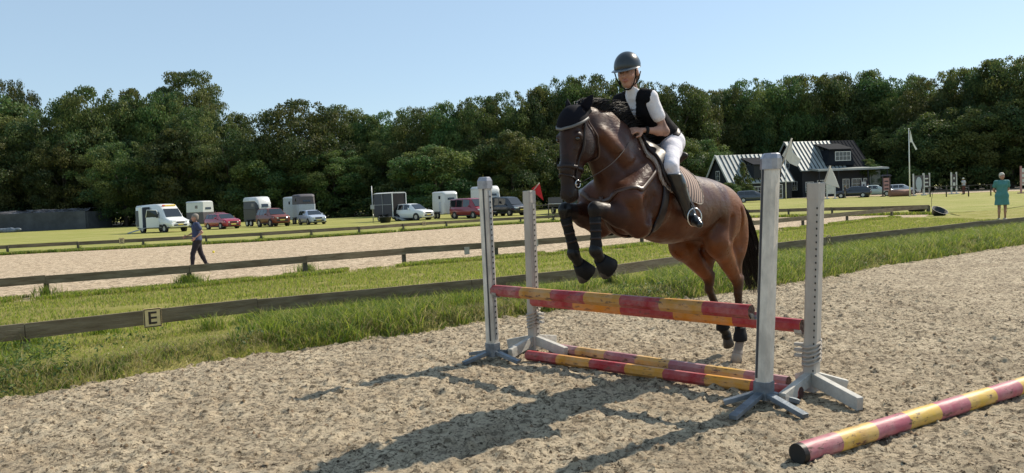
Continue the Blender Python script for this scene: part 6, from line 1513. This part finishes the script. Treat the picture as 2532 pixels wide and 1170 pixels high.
TREES = [
 (-70,232,270,113,'a','broad tree cut off by the left edge of the picture'), (28,196,112,119,'d','dark dense tree rising highest at the far left'), (66,292,200,108,'b','mid green tree in front of the dark far-left tree'),
 (172,240,112,114,'c','pale-topped tree just right of the notch of sky at the far left'), (238,222,190,110,'a','wide rounded tree above the right end of the storage wall'), (325,226,150,116,'g','dark-topped tree between the wide rounded tree and the pine'),
 (398,232,150,113,'b','broadleaf tree directly left of the tall pine'), (500,268,170,107,'d','broadleaf tree standing in front of the pine on its right'), (585,284,130,111,'c','narrow tree beyond the pine, above the red hatchback'),
 (648,338,120,108,'g','low tree in the dip of the skyline above the off-roader'), (752,256,215,107,'a','large round tree right of the skyline dip, above the estate car'), (835,262,140,112,'b','tree leaning against the large round one on its right'),
 (905,286,130,111,'g','modest dark tree above the grass gap between the vehicle groups'), (965,276,140,115,'d','tree above the livestock trailer'), (1030,268,140,117,'a','rounded tree over the gap between livestock trailer and white off-roader'),
 (1100,254,140,116,'c','pointed tree above the white horse trailer'), (1180,246,150,117,'b','tree rising above the front left jump wing'), (1255,232,150,119,'d','tree above the dark people carrier'),
 (1330,224,150,119,'g','tree above the red flag of the rear left wing'), (1388,192,140,123,'a','tall tree first left of the horse\'s ears'), (1452,194,150,123,'b','tall tree right above the horse\'s mane'),
 (1525,204,150,124,'c','tree behind the rider\'s helmet'), (1600,202,160,125,'d','tree just right of the rider\'s shoulder'), (1668,208,150,125,'a','tree with an uneven top behind the rider\'s back'),
 (1728,228,130,126,'g','lower tree in the shallow skyline dip right of the rider'), (1792,224,150,129,'b','tree above the lower black house'), (1852,200,150,130,'d','taller tree over the right part of the lower black house'),
 (1930,192,150,131,'a','tree above the head of the front right jump wing'), (2002,190,150,131,'b','tree above the gable of the taller house'), (2078,188,160,133,'c','tree above the dormer of the taller house'),
 (2150,180,160,133,'g','tree over the right end of the taller house'), (2228,190,150,132,'a','tree directly behind the white flag on the flagpole'), (2300,194,150,131,'d','tree just right of the flagpole in the dark wood'),
 (2378,172,150,129,'b','tree above the distant person behind the hitching rails'), (2448,152,160,125,'g','tall tree above the figure in teal'), (2525,140,180,121,'a','tallest tree at the right edge'),
 (2625,150,190,119,'b','tree beyond the right edge whose crown just enters the picture'),
 (300,352,190,102,'d','lower front tree left of the white van'), (150,352,150,103,'b','lower front tree behind the storage wall'), (20,340,190,103,'a','lower front tree behind the left end of the storage wall'),
 (430,320,190,102,'g','front tree standing close behind the white van'), (560,348,170,102,'a','front tree behind the white camper body'), (640,385,150,101,'s','bushy front tree behind the black horse trailer'),
 (700,360,150,104,'d','front tree behind the tall tilt-topped trailer'), (820,372,170,103,'b','front tree right of the silver-blue estate car'), (930,350,130,105,'c','slim pale front tree left of the livestock trailer'),
 (1072,366,190,103,'s','round spreading bush-like tree with yellowish leaves above the white off-roader'), (1262,328,155,105,'s','separate bright tree standing behind the two left jump wings'), (1375,345,150,112,'a','dark tree behind the horse\'s face'),
 (1640,330,170,118,'b','tree seen under the rider\'s elbow behind the horse'), (1725,350,140,119,'d','tree above the horse\'s croup, beside the furled flag'), (1530,300,170,118,'g','tree behind the horse\'s neck'),
 (1465,330,160,117,'d','tree hidden mostly by the horse\'s head'), (1170,340,140,112,'g','dim tree in the dark gap left of the front left wing'), (990,355,130,110,'b','dim tree between slim pale tree and spreading bush'),
 (1890,290,170,131,'g','tree looming between the two black houses'), (2190,320,150,124,'s','bushy tree touching the right end of the taller house'), (2300,285,190,122,'c','dark front tree right of the flagpole'),
 (2400,262,190,120,'d','dark front tree behind the narrow jump screen'), (2500,250,190,117,'g','dark front tree behind the figure in teal'), (2600,300,190,114,'b','front tree at the very right border')]
for i, (u, top, wp, Y, k, lb) in enumerate(TREES): tree(u, top+random.uniform(-3, 3), wp*1.12, Y, k, lb)
pn = tree(462,176,190,121,'p','tall pine with layered flat boughs rising above the left wood', name='pine_tree', group=None)
tree(1836,404,44,110,'y','young thin bright green tree before the lower black house', name='young_tree', group=None)
for (u, top, wp, Y, lb) in ((1800,452,60,108,'grey-green shrub at the left foot of the lower black house'), (1765,462,50,107,'low shrub right above the horse\'s croup'), (1850,458,40,109,'shrub under the young thin tree'), (2010,462,30,112,'small shrub between the rear right wing and the porch'), (2142,395,70,126,'olive shrub growing against the right end of the taller house roof')):
    tree(u, top, wp, Y, 's', lb, name='shrub', cat='shrub', group='shrubs round the houses')
# the depth of the wood behind the single trees, and the undergrowth at its foot
def mass(name, spec, n, leaf, seed):
    Vs, Cs = [], []
    for j, (x, y, w_, h) in enumerate(spec):
        V, c, _ = crown_arrays(seed+j, n, nl=40, leaf=leaf, low=.05, kind='round' if j % 2 else 'tall'); Vs.append(V*np.array([w_, w_, h])+np.array([x, y, 0])); Cs.append(c*.8)
    V = np.concatenate(Vs); o = mesh_obj(name, V, np.arange(len(V)).reshape(-1, 4), M_LEAF, None, col=np.concatenate(Cs)); tag(o, kind='stuff')
spec = []
SKY = [(-300,260), (25,240), (102,318), (240,250), (400,255), (500,300), (640,365), (750,285), (900,310), (1080,285), (1250,260), (1340,250), (1400,222), (1600,228), (1760,255), (1850,230), (2000,215), (2300,222), (2450,180), (2532,165), (2900,165)]
for row, (Y, dh) in enumerate(((152, 10), (163, 5), (145, 70))):
    for u in range(-260, 2850, 95):
        tp = np.interp(u, [a for a, b in SKY], [b for a, b in SKY]) + dh + random.uniform(0, 22); t = AT(u+random.uniform(-20, 20), tp, Y+random.uniform(-3, 3)+ (8 if u > 1500 else 0)); spec.append((t.x, t.y, 10.5, t.z))
mass('woodland', spec, 3300, .030, 100)
spec = []
for u in range(-300, 2900, 42):
    Y = np.interp(u, [-300, 300, 700, 1000, 1500, 1720, 1760, 2190, 2230, 2532, 2900], [136, 132, 124, 120, 122, 125, 146, 146, 128, 124, 118])+random.uniform(-2, 2)
    t = AT(u, 500, Y); spec.append((t.x, t.y, 5.5, random.uniform(2.5, 5.5)))
mass('undergrowth', spec, 900, .05, 300)
# shaded leaf litter under the trees
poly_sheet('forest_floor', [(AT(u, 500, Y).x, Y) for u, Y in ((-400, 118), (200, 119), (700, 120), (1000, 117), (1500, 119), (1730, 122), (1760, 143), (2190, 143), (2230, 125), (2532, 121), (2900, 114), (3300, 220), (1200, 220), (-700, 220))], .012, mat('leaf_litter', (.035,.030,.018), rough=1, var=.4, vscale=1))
